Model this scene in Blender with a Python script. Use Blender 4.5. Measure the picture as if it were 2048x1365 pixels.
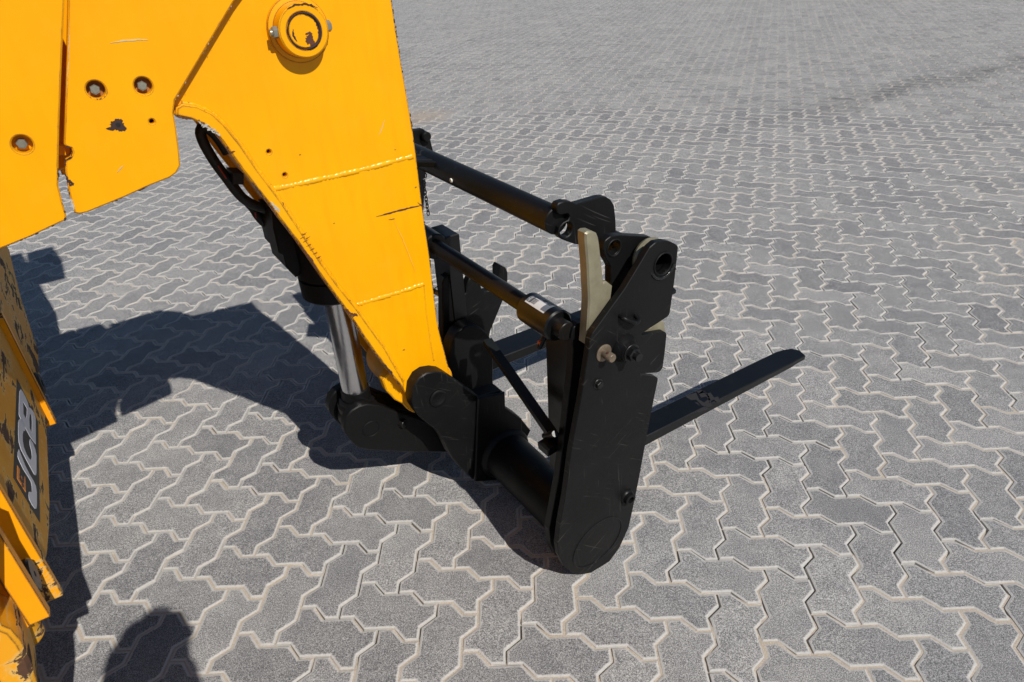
import bpy, bmesh, math, random
import numpy as np
from mathutils import Vector, Matrix, noise
from mathutils.geometry import tessellate_polygon
for o in list(bpy.data.objects): bpy.data.objects.remove(o)
S = bpy.context.scene
COL = S.collection
random.seed(7); RNG = np.random.default_rng(11)

# ------------------------------------------------------------------ camera, sky, sun, exposure
R, U, F = Vector((0.947705,0.314880,-0.052014)), Vector((-0.121065,0.505493,0.854295)), Vector((-0.295293,0.803323,-0.517179))
cam = bpy.data.cameras.new('camera'); camo = bpy.data.objects.new('camera', cam); COL.objects.link(camo)
M = Matrix((R, U, -F)).transposed().to_4x4(); M.translation = Vector((-0.16514,-1.58296,1.48018)); camo.matrix_world = M
cam.sensor_width = 36; cam.lens = 24.1972; cam.clip_start = 0.05; cam.clip_end = 2000
cam.dof.use_dof = True; cam.dof.focus_distance = 1.75; cam.dof.aperture_fstop = 9.0
S.camera = camo
SUN = Vector((-0.61233,0.37852,-0.69410))                                   # direction the light travels
w = bpy.data.worlds.new('World'); S.world = w; w.use_nodes = True
nt = w.node_tree; nt.nodes.clear()
sky = nt.nodes.new('ShaderNodeTexSky'); sky.sky_type = 'NISHITA'; sky.sun_disc = False
sky.sun_elevation = math.asin(-SUN.z); sky.sun_rotation = math.atan2(-SUN.x, -SUN.y)
sky.air_density = 1.0; sky.dust_density = 0.3; sky.ozone_density = 3.0
bg = nt.nodes.new('ShaderNodeBackground'); bg.inputs['Strength'].default_value = 0.061
wo = nt.nodes.new('ShaderNodeOutputWorld')
nt.links.new(sky.outputs[0], bg.inputs[0]); nt.links.new(bg.outputs[0], wo.inputs[0])
sl = bpy.data.lights.new('sun', 'SUN'); sl.energy = 4.7; sl.angle = math.radians(0.53); sl.color = (1.0, 0.955, 0.89)
so = bpy.data.objects.new('sun', sl); COL.objects.link(so)
so.rotation_euler = SUN.to_track_quat('-Z', 'Y').to_euler(); so.location = (6, -4, 8)
S.view_settings.view_transform = 'Standard'; S.view_settings.look = 'None'
S.view_settings.exposure = 0.0; S.view_settings.gamma = 1.0; S.view_settings.use_curve_mapping = False

# ------------------------------------------------------------------ materials
def mat(name):
    m = bpy.data.materials.new(name); m.use_nodes = True
    t = m.node_tree; t.nodes.clear()
    out = t.nodes.new('ShaderNodeOutputMaterial'); b = t.nodes.new('ShaderNodeBsdfPrincipled')
    t.links.new(b.outputs[0], out.inputs[0])
    return m, t, b
def N(t, kind, **kw):
    n = t.nodes.new(kind)
    for k, v in kw.items():
        if k.startswith('i_'): n.inputs[k[2:].replace('_', ' ')].default_value = v
        else: setattr(n, k, v)
    return n
def L(t, a, b): t.links.new(a, b)
def ramp(t, fac, stops):
    r = t.nodes.new('ShaderNodeValToRGB'); e = r.color_ramp.elements
    while len(e) < len(stops): e.new(0.5)
    for q, (p, c) in zip(e, stops):
        q.position = p; q.color = c if len(c) == 4 else (*c, 1)
    L(t, fac, r.inputs[0]); return r
def mix(t, fac, a, b, mode='MIX'):
    n = t.nodes.new('ShaderNodeMix'); n.data_type = 'RGBA'; n.blend_type = mode
    for s, v in ((n.inputs[0], fac), (n.inputs[6], a), (n.inputs[7], b)):
        if hasattr(v, 'links'): L(t, v, s)
        else: s.default_value = v if not isinstance(v, tuple) else (*v, 1)[:4]
    return n.outputs[2]
def math_(t, op, a, b=0.0):
    n = t.nodes.new('ShaderNodeMath'); n.operation = op
    for s, v in ((n.inputs[0], a), (n.inputs[1], b)):
        if hasattr(v, 'links'): L(t, v, s)
        else: s.default_value = v
    return n.outputs[0]
def noise_(t, vec, scale, detail=3, rough=0.55, dist=0.0):
    n = N(t, 'ShaderNodeTexNoise', i_Scale=scale, i_Detail=detail, i_Roughness=rough, i_Distortion=dist)
    if vec is not None: L(t, vec, n.inputs['Vector'])
    return n.outputs['Fac']
def coords(t, scale=(1, 1, 1)):
    c = t.nodes.new('ShaderNodeTexCoord'); mp = t.nodes.new('ShaderNodeMapping')
    mp.inputs['Scale'].default_value = scale; L(t, c.outputs['Object'], mp.inputs[0]); return mp.outputs[0]
def edge_mask(t, radius):
    b = N(t, 'ShaderNodeBevel', samples=6, i_Radius=radius); g = t.nodes.new('ShaderNodeNewGeometry')
    d = t.nodes.new('ShaderNodeVectorMath'); d.operation = 'DOT_PRODUCT'
    L(t, b.outputs[0], d.inputs[0]); L(t, g.outputs['Normal'], d.inputs[1])
    return math_(t, 'SUBTRACT', 1.0, d.outputs['Value'])
def bump(t, b, h, strength, dist=0.002):
    n = N(t, 'ShaderNodeBump', i_Strength=strength, i_Distance=dist); L(t, h, n.inputs['Height']); L(t, n.outputs[0], b.inputs['Normal'])

def yellow_paint(name, wear=0.0, chip=0.5, base=(0.85, 0.402, 0.0), rough=0.36, spec=0.22):
    m, t, b = mat(name)
    v = coords(t); vs = coords(t, (7, 7, 0.9))
    big = noise_(t, v, 1.7, 4, 0.6); st = noise_(t, vs, 6, 4); fine = noise_(t, v, 38, 5, 0.65)
    dark = tuple(c * k for c, k in zip(base, (0.93, 0.77, 1.0)))
    col = mix(t, ramp(t, big, [(0.3, (0, 0, 0)), (0.75, (1, 1, 1))]).outputs[0], base, dark)
    streak = ramp(t, st, [(0.46, (0, 0, 0)), (0.78, (0.7, 0.7, 0.7))]).outputs[0]
    col = mix(t, streak, col, tuple(c * k for c, k in zip(base, (0.92, 0.82, 1.0))))
    dust = ramp(t, noise_(t, v, 9, 6, 0.7), [(0.5, (0, 0, 0)), (0.85, (0.22, 0.22, 0.22))]).outputs[0]
    col = mix(t, dust, col, (0.72, 0.42, 0.03))
    e = edge_mask(t, 0.005)
    thr = math_(t, 'ADD', math_(t, 'MULTIPLY', e, 12.0 * chip), math_(t, 'SUBTRACT', fine, 0.80))
    chips = ramp(t, thr, [(0.08, (0, 0, 0)), (0.13, (1, 1, 1))]).outputs[0]
    metal = mix(t, noise_(t, v, 90, 2), (0.055, 0.02, 0.011), (0.03, 0.026, 0.024))
    col = mix(t, chips, col, metal)
    rgh = math_(t, 'ADD', math_(t, 'MULTIPLY', fine, 0.16), rough - 0.06)
    if wear > 0:
        vw = coords(t, (1.0, 0.55, 1.5))
        a = noise_(t, vw, 16, 8, 0.68, 0.5); c = noise_(t, v, 4, 3)
        th = math_(t, 'ADD', a, math_(t, 'MULTIPLY', math_(t, 'SUBTRACT', c, 0.5), 0.6))
        wm = ramp(t, th, [(0.66 - 0.13 * wear, (0, 0, 0)), (0.68 - 0.13 * wear, (1, 1, 1))]).outputs[0]
        lt = ramp(t, th, [(0.60 - 0.13 * wear, (0, 0, 0)), (0.665 - 0.13 * wear, (0.8, 0.8, 0.8))]).outputs[0]
        col = mix(t, lt, col, (0.62, 0.44, 0.16))
        col = mix(t, wm, col, mix(t, noise_(t, v, 60, 3), (0.035, 0.027, 0.024), (0.13, 0.06, 0.03)))
        rgh = math_(t, 'ADD', rgh, math_(t, 'MULTIPLY', wm, 0.3))
    L(t, col, b.inputs['Base Color']); L(t, rgh, b.inputs['Roughness'])
    b.inputs['Specular IOR Level'].default_value = spec
    bump(t, b, noise_(t, v, 30, 3), 0.05, 0.004)
    return m
def black_paint(name, base=0.0042, rough=0.42, scratch=1.0, tint=(1, 1, 1.04), chip=0.25, spec=0.2):
    m, t, b = mat(name)
    v = coords(t)
    def lines(rot, off, dens):
        c = t.nodes.new('ShaderNodeTexCoord')
        wb = N(t, 'ShaderNodeTexNoise', i_Scale=2.2, i_Detail=1.0); L(t, c.outputs['Object'], wb.inputs['Vector'])
        ad = t.nodes.new('ShaderNodeVectorMath'); ad.operation = 'MULTIPLY_ADD'
        L(t, wb.outputs['Color'], ad.inputs[0]); ad.inputs[1].default_value = (0.16, 0.16, 0.16); L(t, c.outputs['Object'], ad.inputs[2])
        r_ = t.nodes.new('ShaderNodeMapping'); r_.inputs['Rotation'].default_value = (0, rot, 0); r_.inputs['Location'].default_value = off
        L(t, ad.outputs[0], r_.inputs[0])
        sc_ = t.nodes.new('ShaderNodeMapping'); sc_.inputs['Scale'].default_value = (7, 30, 330); L(t, r_.outputs[0], sc_.inputs[0])
        n1 = noise_(t, sc_.outputs[0], 1.0, 1.0, 0.4)
        ln = ramp(t, n1, [(dens, (0, 0, 0)), (dens + 0.035, (1, 1, 1))]).outputs[0]
        ms = ramp(t, noise_(t, r_.outputs[0], 6, 3), [(0.5, (0, 0, 0)), (0.62, (1, 1, 1))]).outputs[0]
        return mix(t, 1.0, ln, ms, 'MULTIPLY')
    d_ = 0.735 - 0.03 * scratch
    sc = mix(t, 1.0, mix(t, 1.0, lines(0.5, (0, 0, 0), d_), lines(1.6, (3, 1, 2), d_), 'SCREEN'), lines(2.5, (7, 4, 1), d_), 'SCREEN')
    c0 = tuple(base * k for k in tint); 
    col = mix(t, ramp(t, noise_(t, v, 5, 5), [(0.35, (0, 0, 0)), (0.75, (1, 1, 1))]).outputs[0], c0, tuple(c * 1.5 + 0.0008 for c in c0))
    col = mix(t, math_(t, 'MULTIPLY', sc, 0.5 * scratch), col, (0.055, 0.053, 0.05))
    dust = ramp(t, noise_(t, v, 60, 6, 0.7), [(0.62, (0, 0, 0)), (0.8, (0.3, 0.3, 0.3))]).outputs[0]
    col = mix(t, dust, col, (0.022, 0.021, 0.02))
    e = edge_mask(t, 0.003)
    thr = math_(t, 'ADD', math_(t, 'MULTIPLY', e, chip * 3.0), math_(t, 'SUBTRACT', noise_(t, v, 45, 4, 0.65), 0.75))
    col = mix(t, ramp(t, thr, [(0.06, (0, 0, 0)), (0.14, (0.8, 0.8, 0.8))]).outputs[0], col, (0.035, 0.032, 0.03))
    L(t, col, b.inputs['Base Color']); b.inputs['Specular IOR Level'].default_value = spec
    L(t, math_(t, 'ADD', math_(t, 'MULTIPLY', noise_(t, v, 18, 4), 0.25), rough - 0.12), b.inputs['Roughness'])
    bump(t, b, noise_(t, v, 55, 4), 0.09, 0.003)
    return m
def simple(name, col, rough=0.5, metal=0.0, var=0.25, scale=20, bmp=0.05):
    m, t, b = mat(name); v = coords(t)
    c = mix(t, noise_(t, v, scale, 5, 0.65), tuple(k * (1 - var) for k in col), tuple(min(1, k * (1 + var)) for k in col))
    L(t, c, b.inputs['Base Color']); b.inputs['Metallic'].default_value = metal
    L(t, math_(t, 'ADD', math_(t, 'MULTIPLY', noise_(t, v, scale * 2, 3), 0.2), rough - 0.1), b.inputs['Roughness'])
    bump(t, b, noise_(t, v, scale * 3, 3), bmp, 0.002)
    return m
YEL = yellow_paint('yellow_boom_paint', 0.0, 0.55)
YELF = yellow_paint('yellow_flange_paint', 0.0, 0.95, rough=0.4)
YELW = yellow_paint('worn_shaded_yellow_paint', 0.85, 0.9, base=(0.62, 0.30, 0.014), rough=0.55)  # wear, plus a browner base that paints in the unlit front's shade
YELX = yellow_paint('heavily_worn_yellow_paint', 1.15, 0.9, base=(0.74, 0.36, 0.015), rough=0.5)
YELB = yellow_paint('bright_bar_paint', 0.3, 1.2, base=(0.86, 0.37, 0.004), rough=0.45)
WELD = yellow_paint('painted_weld', 0.0, 0.0, base=(0.87, 0.42, 0.004), rough=0.26, spec=0.4)
BLK = black_paint('black_paint')
BLKS = black_paint('scratched_black_paint', 0.0045, 0.46, 1.5)
CAST = black_paint('black_casting', 0.0035, 0.5, 0.5, chip=0.1)
FORKM = black_paint('fork_steel_paint', 0.0032, 0.34, 0.3, (0.95, 1, 1.15), chip=0.12, spec=0.4)
SHAFT = black_paint('dark_shaft_steel', 0.006, 0.38, 0.4, (1.15, 1, 0.92))
ZINC = simple('zinc_plating', (0.27, 0.245, 0.165), 0.38, 0.4, 0.5, 19)
ZINCB = simple('zinc_bolt', (0.27, 0.265, 0.215), 0.36, 0.5, 0.35, 60)
ZINCR = simple('rusty_zinc', (0.20, 0.155, 0.11), 0.42, 0.5, 0.6, 60)
CHROME = simple('chrome_rod', (0.62, 0.63, 0.65), 0.2, 1.0, 0.05, 40, 0.0)
RUBBER = simple('hose_rubber', (0.006, 0.0058, 0.0055), 0.6, 0, 0.3, 60)
BLACKBOLT = simple('black_bolt', (0.009, 0.009, 0.009), 0.35, 0.2, 0.3, 60)
RUST = simple('rust', (0.085, 0.028, 0.014), 0.85, 0, 0.6, 70, 0.3)
RUSTL = simple('light_rust', (0.33, 0.12, 0.02), 0.8, 0, 0.7, 90, 0.3)
RUSTD = simple('dark_rust', (0.035, 0.016, 0.012), 0.85, 0, 0.6, 70, 0.3)
PRIMER = simple('grey_primer', (0.42, 0.4, 0.35), 0.7, 0, 0.4, 90, 0.1)
STICK = simple('white_sticker', (0.6, 0.6, 0.6), 0.35, 0, 0.06, 10, 0.0)
STICKG = simple('grey_sticker', (0.13, 0.15, 0.18), 0.3, 0, 0.1, 10, 0.0)
INK = simple('sticker_ink', (0.016, 0.016, 0.02), 0.4, 0, 0.1, 10, 0.0)
DECALB = simple('decal_black', (0.010, 0.010, 0.011), 0.62, 0, 0.2, 20, 0.0)
DECALG = simple('decal_silver', (0.62, 0.62, 0.68), 0.4, 0, 0.12, 30, 0.0)
ORANGE = simple('orange_decal', (0.75, 0.24, 0.012), 0.5, 0, 0.2, 40, 0.0)
REDP = simple('red_plastic', (0.35, 0.03, 0.015), 0.5, 0, 0.2, 40, 0.0)
WHITEP = simple('pale_paint_dot', (0.75, 0.74, 0.68), 0.4, 0, 0.1, 40, 0.0)
DUSTY = simple('dusty_print', (0.017, 0.0165, 0.0175), 0.8, 0, 0.4, 120, 0.0)
SCRA = simple('bare_scratch', (0.55, 0.42, 0.2), 0.55, 0, 0.3, 90, 0.0)
DARKH = simple('dark_hole', (0.006, 0.005, 0.004), 0.8, 0, 0.2, 20, 0.0)

# ------------------------------------------------------------------ building helpers (machine frame: x forward, y to the machine's left, z up)
ORG = Vector((-0.40724,-0.32845,0.0)); TH = math.radians(52)
class Thing:
    def __init__(self, name, label, cat, base=(0, 0, 0), group=None):
        self.base = Vector(base)
        o = bpy.data.objects.new(name, None); COL.objects.link(o); o.empty_display_size = 0.1
        o.rotation_euler = (0, 0, TH)
        o.location = ORG + Matrix.Rotation(TH, 3, 'Z') @ self.base
        o['label'] = label; o['category'] = cat
        if group: o['group'] = group
        self.o = o
CUR = None
def build(name, verts, faces, m, parent=None, smooth=35, label=None, kind=None, mats=None, midx=None):
    me = bpy.data.meshes.new(name)
    b = CUR.base
    me.from_pydata([(v[0] - b.x, v[1] - b.y, v[2] - b.z) for v in verts], [], faces)
    for q in (mats or [m]): me.materials.append(q)
    if midx is not None: me.polygons.foreach_set('material_index', midx)
    if smooth:
        me.polygons.foreach_set('use_smooth', [True] * len(me.polygons))
        me.set_sharp_from_angle(angle=math.radians(smooth))
    me.update()
    bm = bmesh.new(); bm.from_mesh(me); bmesh.ops.recalc_face_normals(bm, faces=bm.faces); bm.to_mesh(me); bm.free()
    o = bpy.data.objects.new(name, me); COL.objects.link(o)
    o.parent = parent if parent is not None else CUR.o
    if label: o['label'] = label
    if kind: o['kind'] = kind
    return o
def area(p): return 0.5 * sum(p[i][0] * p[(i + 1) % len(p)][1] - p[(i + 1) % len(p)][0] * p[i][1] for i in range(len(p)))
def rnd(pts, r, n=5):
    out = []
    for i, p in enumerate(pts):
        a, b = Vector(pts[i - 1][:2]), Vector(pts[(i + 1) % len(pts)][:2]); p = Vector(p[:2])
        u, v = (a - p), (b - p); lu, lv = u.length, v.length
        if lu < 1e-6 or lv < 1e-6: continue
        u /= lu; v /= lv; ang = u.angle(v, math.pi)
        if ang > 2.95: out.append(tuple(p)); continue
        d = min(r / math.tan(ang / 2), 0.45 * lu, 0.45 * lv)
        for k in range(n + 1):
            q = k / n
            out.append(tuple((p + u * d) * (1 - q) ** 2 + p * 2 * q * (1 - q) + (p + v * d) * q ** 2))
    return out
def inset(p, d):
    q = []; n = len(p)
    for i in range(n):
        a, b, c = Vector(p[i - 1]), Vector(p[i]), Vector(p[(i + 1) % n])
        e, f_ = (b - a), (c - b)
        if e.length < 1e-7: e = f_
        if f_.length < 1e-7: f_ = e
        e.normalize(); f_.normalize()
        n1 = Vector((-e.y, e.x)); n2 = Vector((-f_.y, f_.x)); k = n1 + n2
        s = k.length_squared
        k = k * (2 / s) if s > 0.3 else n1
        q.append(tuple(b + k * d))
    return q
def circ(c, r, n=24): return [(c[0] + r * math.cos(2 * math.pi * k / n), c[1] + r * math.sin(2 * math.pi * k / n)) for k in range(n)]
def plate_geo(outline, d0, th, to3, holes=(), bev=0.0015):
    loops = [list(outline) if area(outline) > 0 else list(outline)[::-1]]
    for h in holes: loops.append(h if area(h) < 0 else h[::-1])
    V = []; Fc = []
    rings = []
    for lp in loops:
        ins = inset(lp, bev) if bev else lp
        for ring, d in ((ins, d0), (lp, d0 + bev), (lp, d0 + th - bev), (ins, d0 + th)):
            rings.append((len(V), len(lp))); V += [to3(x, y, d) for x, y in ring]
        s = [r for r in rings[-4:]]
        for a, b in zip(s, s[1:]):
            n = a[1]
            for i in range(n):
                j = (i + 1) % n; Fc.append((a[0] + i, a[0] + j, b[0] + j, b[0] + i))
    for side in (0, 3):
        tl = [[Vector((*((inset(lp, bev) if bev else lp)[i]), 0)) for i in range(len(lp))] for lp in loops]
        idx = []
        for k, lp in enumerate(loops): idx += [rings[4 * k + side][0] + i for i in range(len(lp))]
        for tri in tessellate_polygon(tl): Fc.append(tuple(idx[i] for i in tri))
    return V, Fc
def plate(name, outline, l0, th, m, parent=None, holes=(), bev=0.0015, rr=0.0, **kw):
    "plate in a vertical fore-and-aft plane, outer face at l0, growing to +l"
    ol = rnd(outline, rr) if rr else outline
    V, Fc = plate_geo(ol, l0, th, lambda x, y, d: (x, d, y), holes, bev)
    return build(name, V, Fc, m, parent, smooth=40, **kw)
def slab(name, outline, z0, th, m, parent=None, bev=0.0015, rr=0.0, holes=(), **kw):
    ol = rnd(outline, rr) if rr else outline
    V, Fc = plate_geo(ol, z0, th, lambda x, y, d: (x, y, d), holes, bev)
    return build(name, V, Fc, m, parent, smooth=40, **kw)
def fplate(name, outline, f0, th, m, parent=None, bev=0.0015, rr=0.0, holes=(), **kw):
    "plate across the machine; outline in (l,z), front face at f0 growing backwards"
    ol = rnd(outline, rr) if rr else outline
    V, Fc = plate_geo(ol, f0, -th, lambda x, y, d: (d, x, y), holes, 0.0)
    return build(name, V, Fc, m, parent, smooth=40, **kw)
def frame_of(d):
    d = Vector(d).normalized(); a = Vector((0, 0, 1)) if abs(d.z) < 0.9 else Vector((1, 0, 0))
    u = d.cross(a).normalized(); return u, d.cross(u).normalized()
def lathe_geo(p0, p1, prof, seg=28, V=None, Fc=None, phase=0.0):
    "prof: (t along the axis in metres from p0, radius)"
    V = [] if V is None else V; Fc = [] if Fc is None else Fc
    p0, p1 = Vector(p0), Vector(p1); d = (p1 - p0).normalized(); u, v = frame_of(d); b0 = len(V)
    for t_, r in prof:
        for k in range(seg):
            a = 2 * math.pi * k / seg + phase; V.append(tuple(p0 + d * t_ + (u * math.cos(a) + v * math.sin(a)) * r))
    for i in range(len(prof) - 1):
        for k in range(seg):
            j = (k + 1) % seg; Fc.append((b0 + i * seg + k, b0 + i * seg + j, b0 + (i + 1) * seg + j, b0 + (i + 1) * seg + k))
    Fc.append(tuple(b0 + k for k in range(seg))[::-1]); Fc.append(tuple(b0 + (len(prof) - 1) * seg + k for k in range(seg)))
    return V, Fc
def cyl(name, p0, p1, r, m, parent=None, seg=28, bev=0.0015, **kw):
    Ln = (Vector(p1) - Vector(p0)).length
    V, Fc = lathe_geo(p0, p1, [(0, r - bev), (bev, r), (Ln - bev, r), (Ln, r - bev)], seg)
    return build(name, V, Fc, m, parent, smooth=40, **kw)
def lathe(name, p0, p1, prof, m, parent=None, seg=28, **kw):
    V, Fc = lathe_geo(p0, p1, prof, seg); return build(name, V, Fc, m, parent, smooth=40, **kw)
def tube_geo(path, r, seg=10, V=None, Fc=None, closed=False):
    V = [] if V is None else V; Fc = [] if Fc is None else Fc
    P_ = [Vector(p) for p in path]; n = len(P_); b0 = len(V); u = None
    rs = r if hasattr(r, '__len__') else [r] * n
    for i, p in enumerate(P_):
        a = P_[i - 1] if (i > 0 or closed) else p; b = P_[(i + 1) % n] if (i < n - 1 or closed) else p
        d = (b - a).normalized()
        if u is None: u = frame_of(d)[0]
        u = (u - d * u.dot(d)).normalized(); v = d.cross(u)
        for k in range(seg):
            an = 2 * math.pi * k / seg; V.append(tuple(p + (u * math.cos(an) + v * math.sin(an)) * rs[i]))
    for i in range(n if closed else n - 1):
        for k in range(seg):
            j = (k + 1) % seg; i2 = (i + 1) % n
            Fc.append((b0 + i * seg + k, b0 + i * seg + j, b0 + i2 * seg + j, b0 + i2 * seg + k))
    if not closed:
        Fc.append(tuple(b0 + k for k in range(seg))[::-1]); Fc.append(tuple(b0 + (n - 1) * seg + k for k in range(seg)))
    return V, Fc
def smooth_path(pts, n=6):
    P_ = [Vector(p) for p in pts]; out = []
    for i in range(len(P_) - 1):
        p0, p1, p2, p3 = P_[max(i - 1, 0)], P_[i], P_[i + 1], P_[min(i + 2, len(P_) - 1)]
        for k in range(n):
            s = k / n
            out.append(tuple(0.5 * ((2 * p1) + (p2 - p0) * s + (2 * p0 - 5 * p1 + 4 * p2 - p3) * s * s + (3 * p1 - p0 - 3 * p2 + p3) * s ** 3)))
    out.append(tuple(P_[-1])); return out
def tube(name, pts, r, m, parent=None, seg=10, sm=6, **kw):
    V, Fc = tube_geo(smooth_path(pts, sm) if sm else pts, r, seg); return build(name, V, Fc, m, parent, smooth=60, **kw)
def box_geo(c, a, b, d, V=None, Fc=None):
    "box from centre and three half-axis vectors"
    V = [] if V is None else V; Fc = [] if Fc is None else Fc; n = len(V)
    c, a, b, d = Vector(c), Vector(a), Vector(b), Vector(d)
    for i in (-1, 1):
        for j in (-1, 1):
            for k in (-1, 1): V.append(tuple(c + a * i + b * j + d * k))
    for q in ((0, 1, 3, 2), (4, 6, 7, 5), (0, 4, 5, 1), (2, 3, 7, 6), (0, 2, 6, 4), (1, 5, 7, 3)): Fc.append(tuple(n + x for x in q))
    return V, Fc
def bbox(name, lo, hi, m, parent=None, bev=0.003, **kw):
    (x0, y0, z0), (x1, y1, z1) = lo, hi
    return slab(name, [(x0, y0), (x1, y0), (x1, y1), (x0, y1)], z0, z1 - z0, m, parent, bev=bev, **kw)
def hexbolt(name, p, ax, r, h, m, parent=None, washer=0.0, stud=0.0, mw=None):
    "hex head standing on p along ax, with washer and stud end"
    p = Vector(p); ax = Vector(ax).normalized(); V = []; Fc = []; t0 = 0.0
    if washer:
        lathe_geo(p, p + ax, [(0, washer), (0.0022, washer), (0.003, washer - 0.001)], 24, V, Fc); t0 = 0.003
    ph = random.random()
    lathe_geo(p + ax * t0, p + ax, [(0, r), (h * 0.82, r), (h, r * 0.86)], 6, V, Fc, ph)
    lathe_geo(p + ax * (t0 + h), p + ax * 2, [(-0.001, r * 0.62), (0.0008 + stud, r * 0.6)], 16, V, Fc)
    return build(name, V, Fc, m, parent, smooth=30)
def blob(c, r, n=14, jag=0.35, sx=1.0, sz=1.0, seed=0):
    rr = random.Random(seed); ph = [rr.uniform(0, 6.28) for _ in range(4)]
    return [(c[0] + sx * r * math.cos(a) * q, c[1] + sz * r * math.sin(a) * q) for a, q in
            ((2 * math.pi * k / n, 1 + jag * (math.sin(2 * 2 * math.pi * k / n + ph[0]) * 0.4 + math.sin(3 * 2 * math.pi * k / n + ph[1]) * 0.4 + rr.uniform(-0.5, 0.5))) for k in range(n))]
def decal(name, outline, l, m, parent, th=0.0006, **kw):
    return plate(name, outline, l - th, th + 0.0003, m, parent, bev=0.0, **kw)
def stroke(pts, wd, jag=0.3, seed=1, n=5):
    rr = random.Random(seed); P_ = [Vector(p) for p in pts]; D = []
    for a, b in zip(P_, P_[1:]):
        for k in range(n): D.append(a.lerp(b, k / n))
    D.append(P_[-1]); up, dn = [], []
    for i, p in enumerate(D):
        t_ = (D[min(i + 1, len(D) - 1)] - D[max(i - 1, 0)]).normalized(); q = Vector((-t_.y, t_.x))
        e = min(1, 3.5 * min(i, len(D) - 1 - i) / len(D) + 0.15)
        up.append(tuple(p + q * wd * e * (1 + rr.uniform(-jag, jag)))); dn.append(tuple(p - q * wd * e * (1 + rr.uniform(-jag, jag))))
    return up + dn[::-1]
def edge_chips(pts, l, m, parent, dens=0.5, r0=0.0008, r1=0.0032, seed=1, inward=0.0006, closed=False):
    "small flakes of lost paint strung along an edge, joined as one part"
    rr = random.Random(seed); V, Fc = [], []
    P_ = [Vector(p) for p in pts]
    cx = sum(p.x for p in P_) / len(P_); on = 0
    for a, b in zip(P_, P_[1:]):
        d = (b - a); n = max(1, int(d.length / 0.0035)); d.normalize(); q = Vector((-d.y, d.x))
        for k in range(n):
            if noise.noise((a.x * 9 + k * 0.11 + seed * 5.3, a.y * 9, seed)) + rr.uniform(-0.35, 0.35) < 0.5 - dens: continue
            c = a + d * (k + rr.random()) * 0.0035 + q * rr.uniform(-1, 0.4) * inward
            r = rr.uniform(r0, r1) * rr.uniform(0.4, 1); el = rr.uniform(1.0, 2.4); m_ = 7; b0 = len(V)
            for i in range(m_):
                t_ = 2 * math.pi * i / m_; w_ = r * rr.uniform(0.6, 1.15)
                p = c + d * math.cos(t_) * w_ * el + q * math.sin(t_) * w_ * 0.75; V.append((p.x, l - 0.0005 - 0.0001 * rr.random(), p.y))
            Fc.append(tuple(range(b0, b0 + m_)))
    if V: return build('edge_chips', V, Fc, m, parent, smooth=0, kind='stuff')
def bead(name, pts3, r, m, parent, seed=3, pitch=0.006, **kw):
    rr = random.Random(seed); P_ = [Vector(p) for p in pts3]; D = []
    for a, b in zip(P_, P_[1:]):
        n = max(2, int((b - a).length / (pitch / 3)))
        for k in range(n): D.append(a.lerp(b, k / n))
    D.append(P_[-1])
    rs = [r * (1 + 0.03 * math.sin(2 * math.pi * i / 3.0 + 0.4) + rr.uniform(-0.09, 0.09) + 0.07 * math.sin(i * 0.23 + seed)) for i in range(len(D))]
    V, Fc = tube_geo([tuple(p + Vector((rr.uniform(-1, 1), 0, rr.uniform(-1, 1))) * r * 0.12) for p in D], rs, 8)
    return build(name, V, Fc, m, parent, smooth=80, **kw)

# ------------------------------------------------------------------ the paving
PU = 0.1125; A_, H_ = 0.315, 0.108
def paver_outline():
    edge = [(0, 0), (A_, H_), (1 - A_, -H_)]
    pts = []
    def run(o, d, n):
        for k in range(n):
            for x, y in edge:
                pts.append((o[0] + d[0] * (k + x) - d[1] * y, o[1] + d[1] * (k + x) + d[0] * y))
    run((-1, -.5), (1, 0), 2); run((1, -.5), (0, 1), 1)
    # going back along the top and left side the wave is the same curve read the other way
    run((1, .5), (-1, 0), 2); run((-1, .5), (0, -1), 1)
    return [(x * PU, y * PU) for x, y in pts]
PO = paver_outline()
NP_ = len(PO)
R0, R1, R2, R3 = inset(PO, 0.0125), inset(PO, 0.0072), inset(PO, 0.0028), inset(PO, 0.0021)
def rings_(levels):
    v_ = [(x, y, z) for r_, z in levels for x, y in r_]
    f_ = [tuple(range(NP_))] + [((k + 1) * NP_ + i, (k + 1) * NP_ + (i + 1) % NP_, k * NP_ + (i + 1) % NP_, k * NP_ + i) for k in range(len(levels) - 1) for i in range(NP_)]
    return v_, f_
pv, pf = rings_([(R0, 0.0), (R1, -0.0002), (R2, -0.0015), (R3, -0.011)])       # flat top, worn shoulder, chamfer, side
pdust = [0.0] * NP_ + [0.72] * NP_ + [1.0] * NP_ + [1.0] * NP_
qv, qf = rings_([(R1, 0.0), (R2, -0.0016)])                                   # far off: top and chamfer only
qdust = [0.45] * NP_ + [1.0] * NP_

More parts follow.
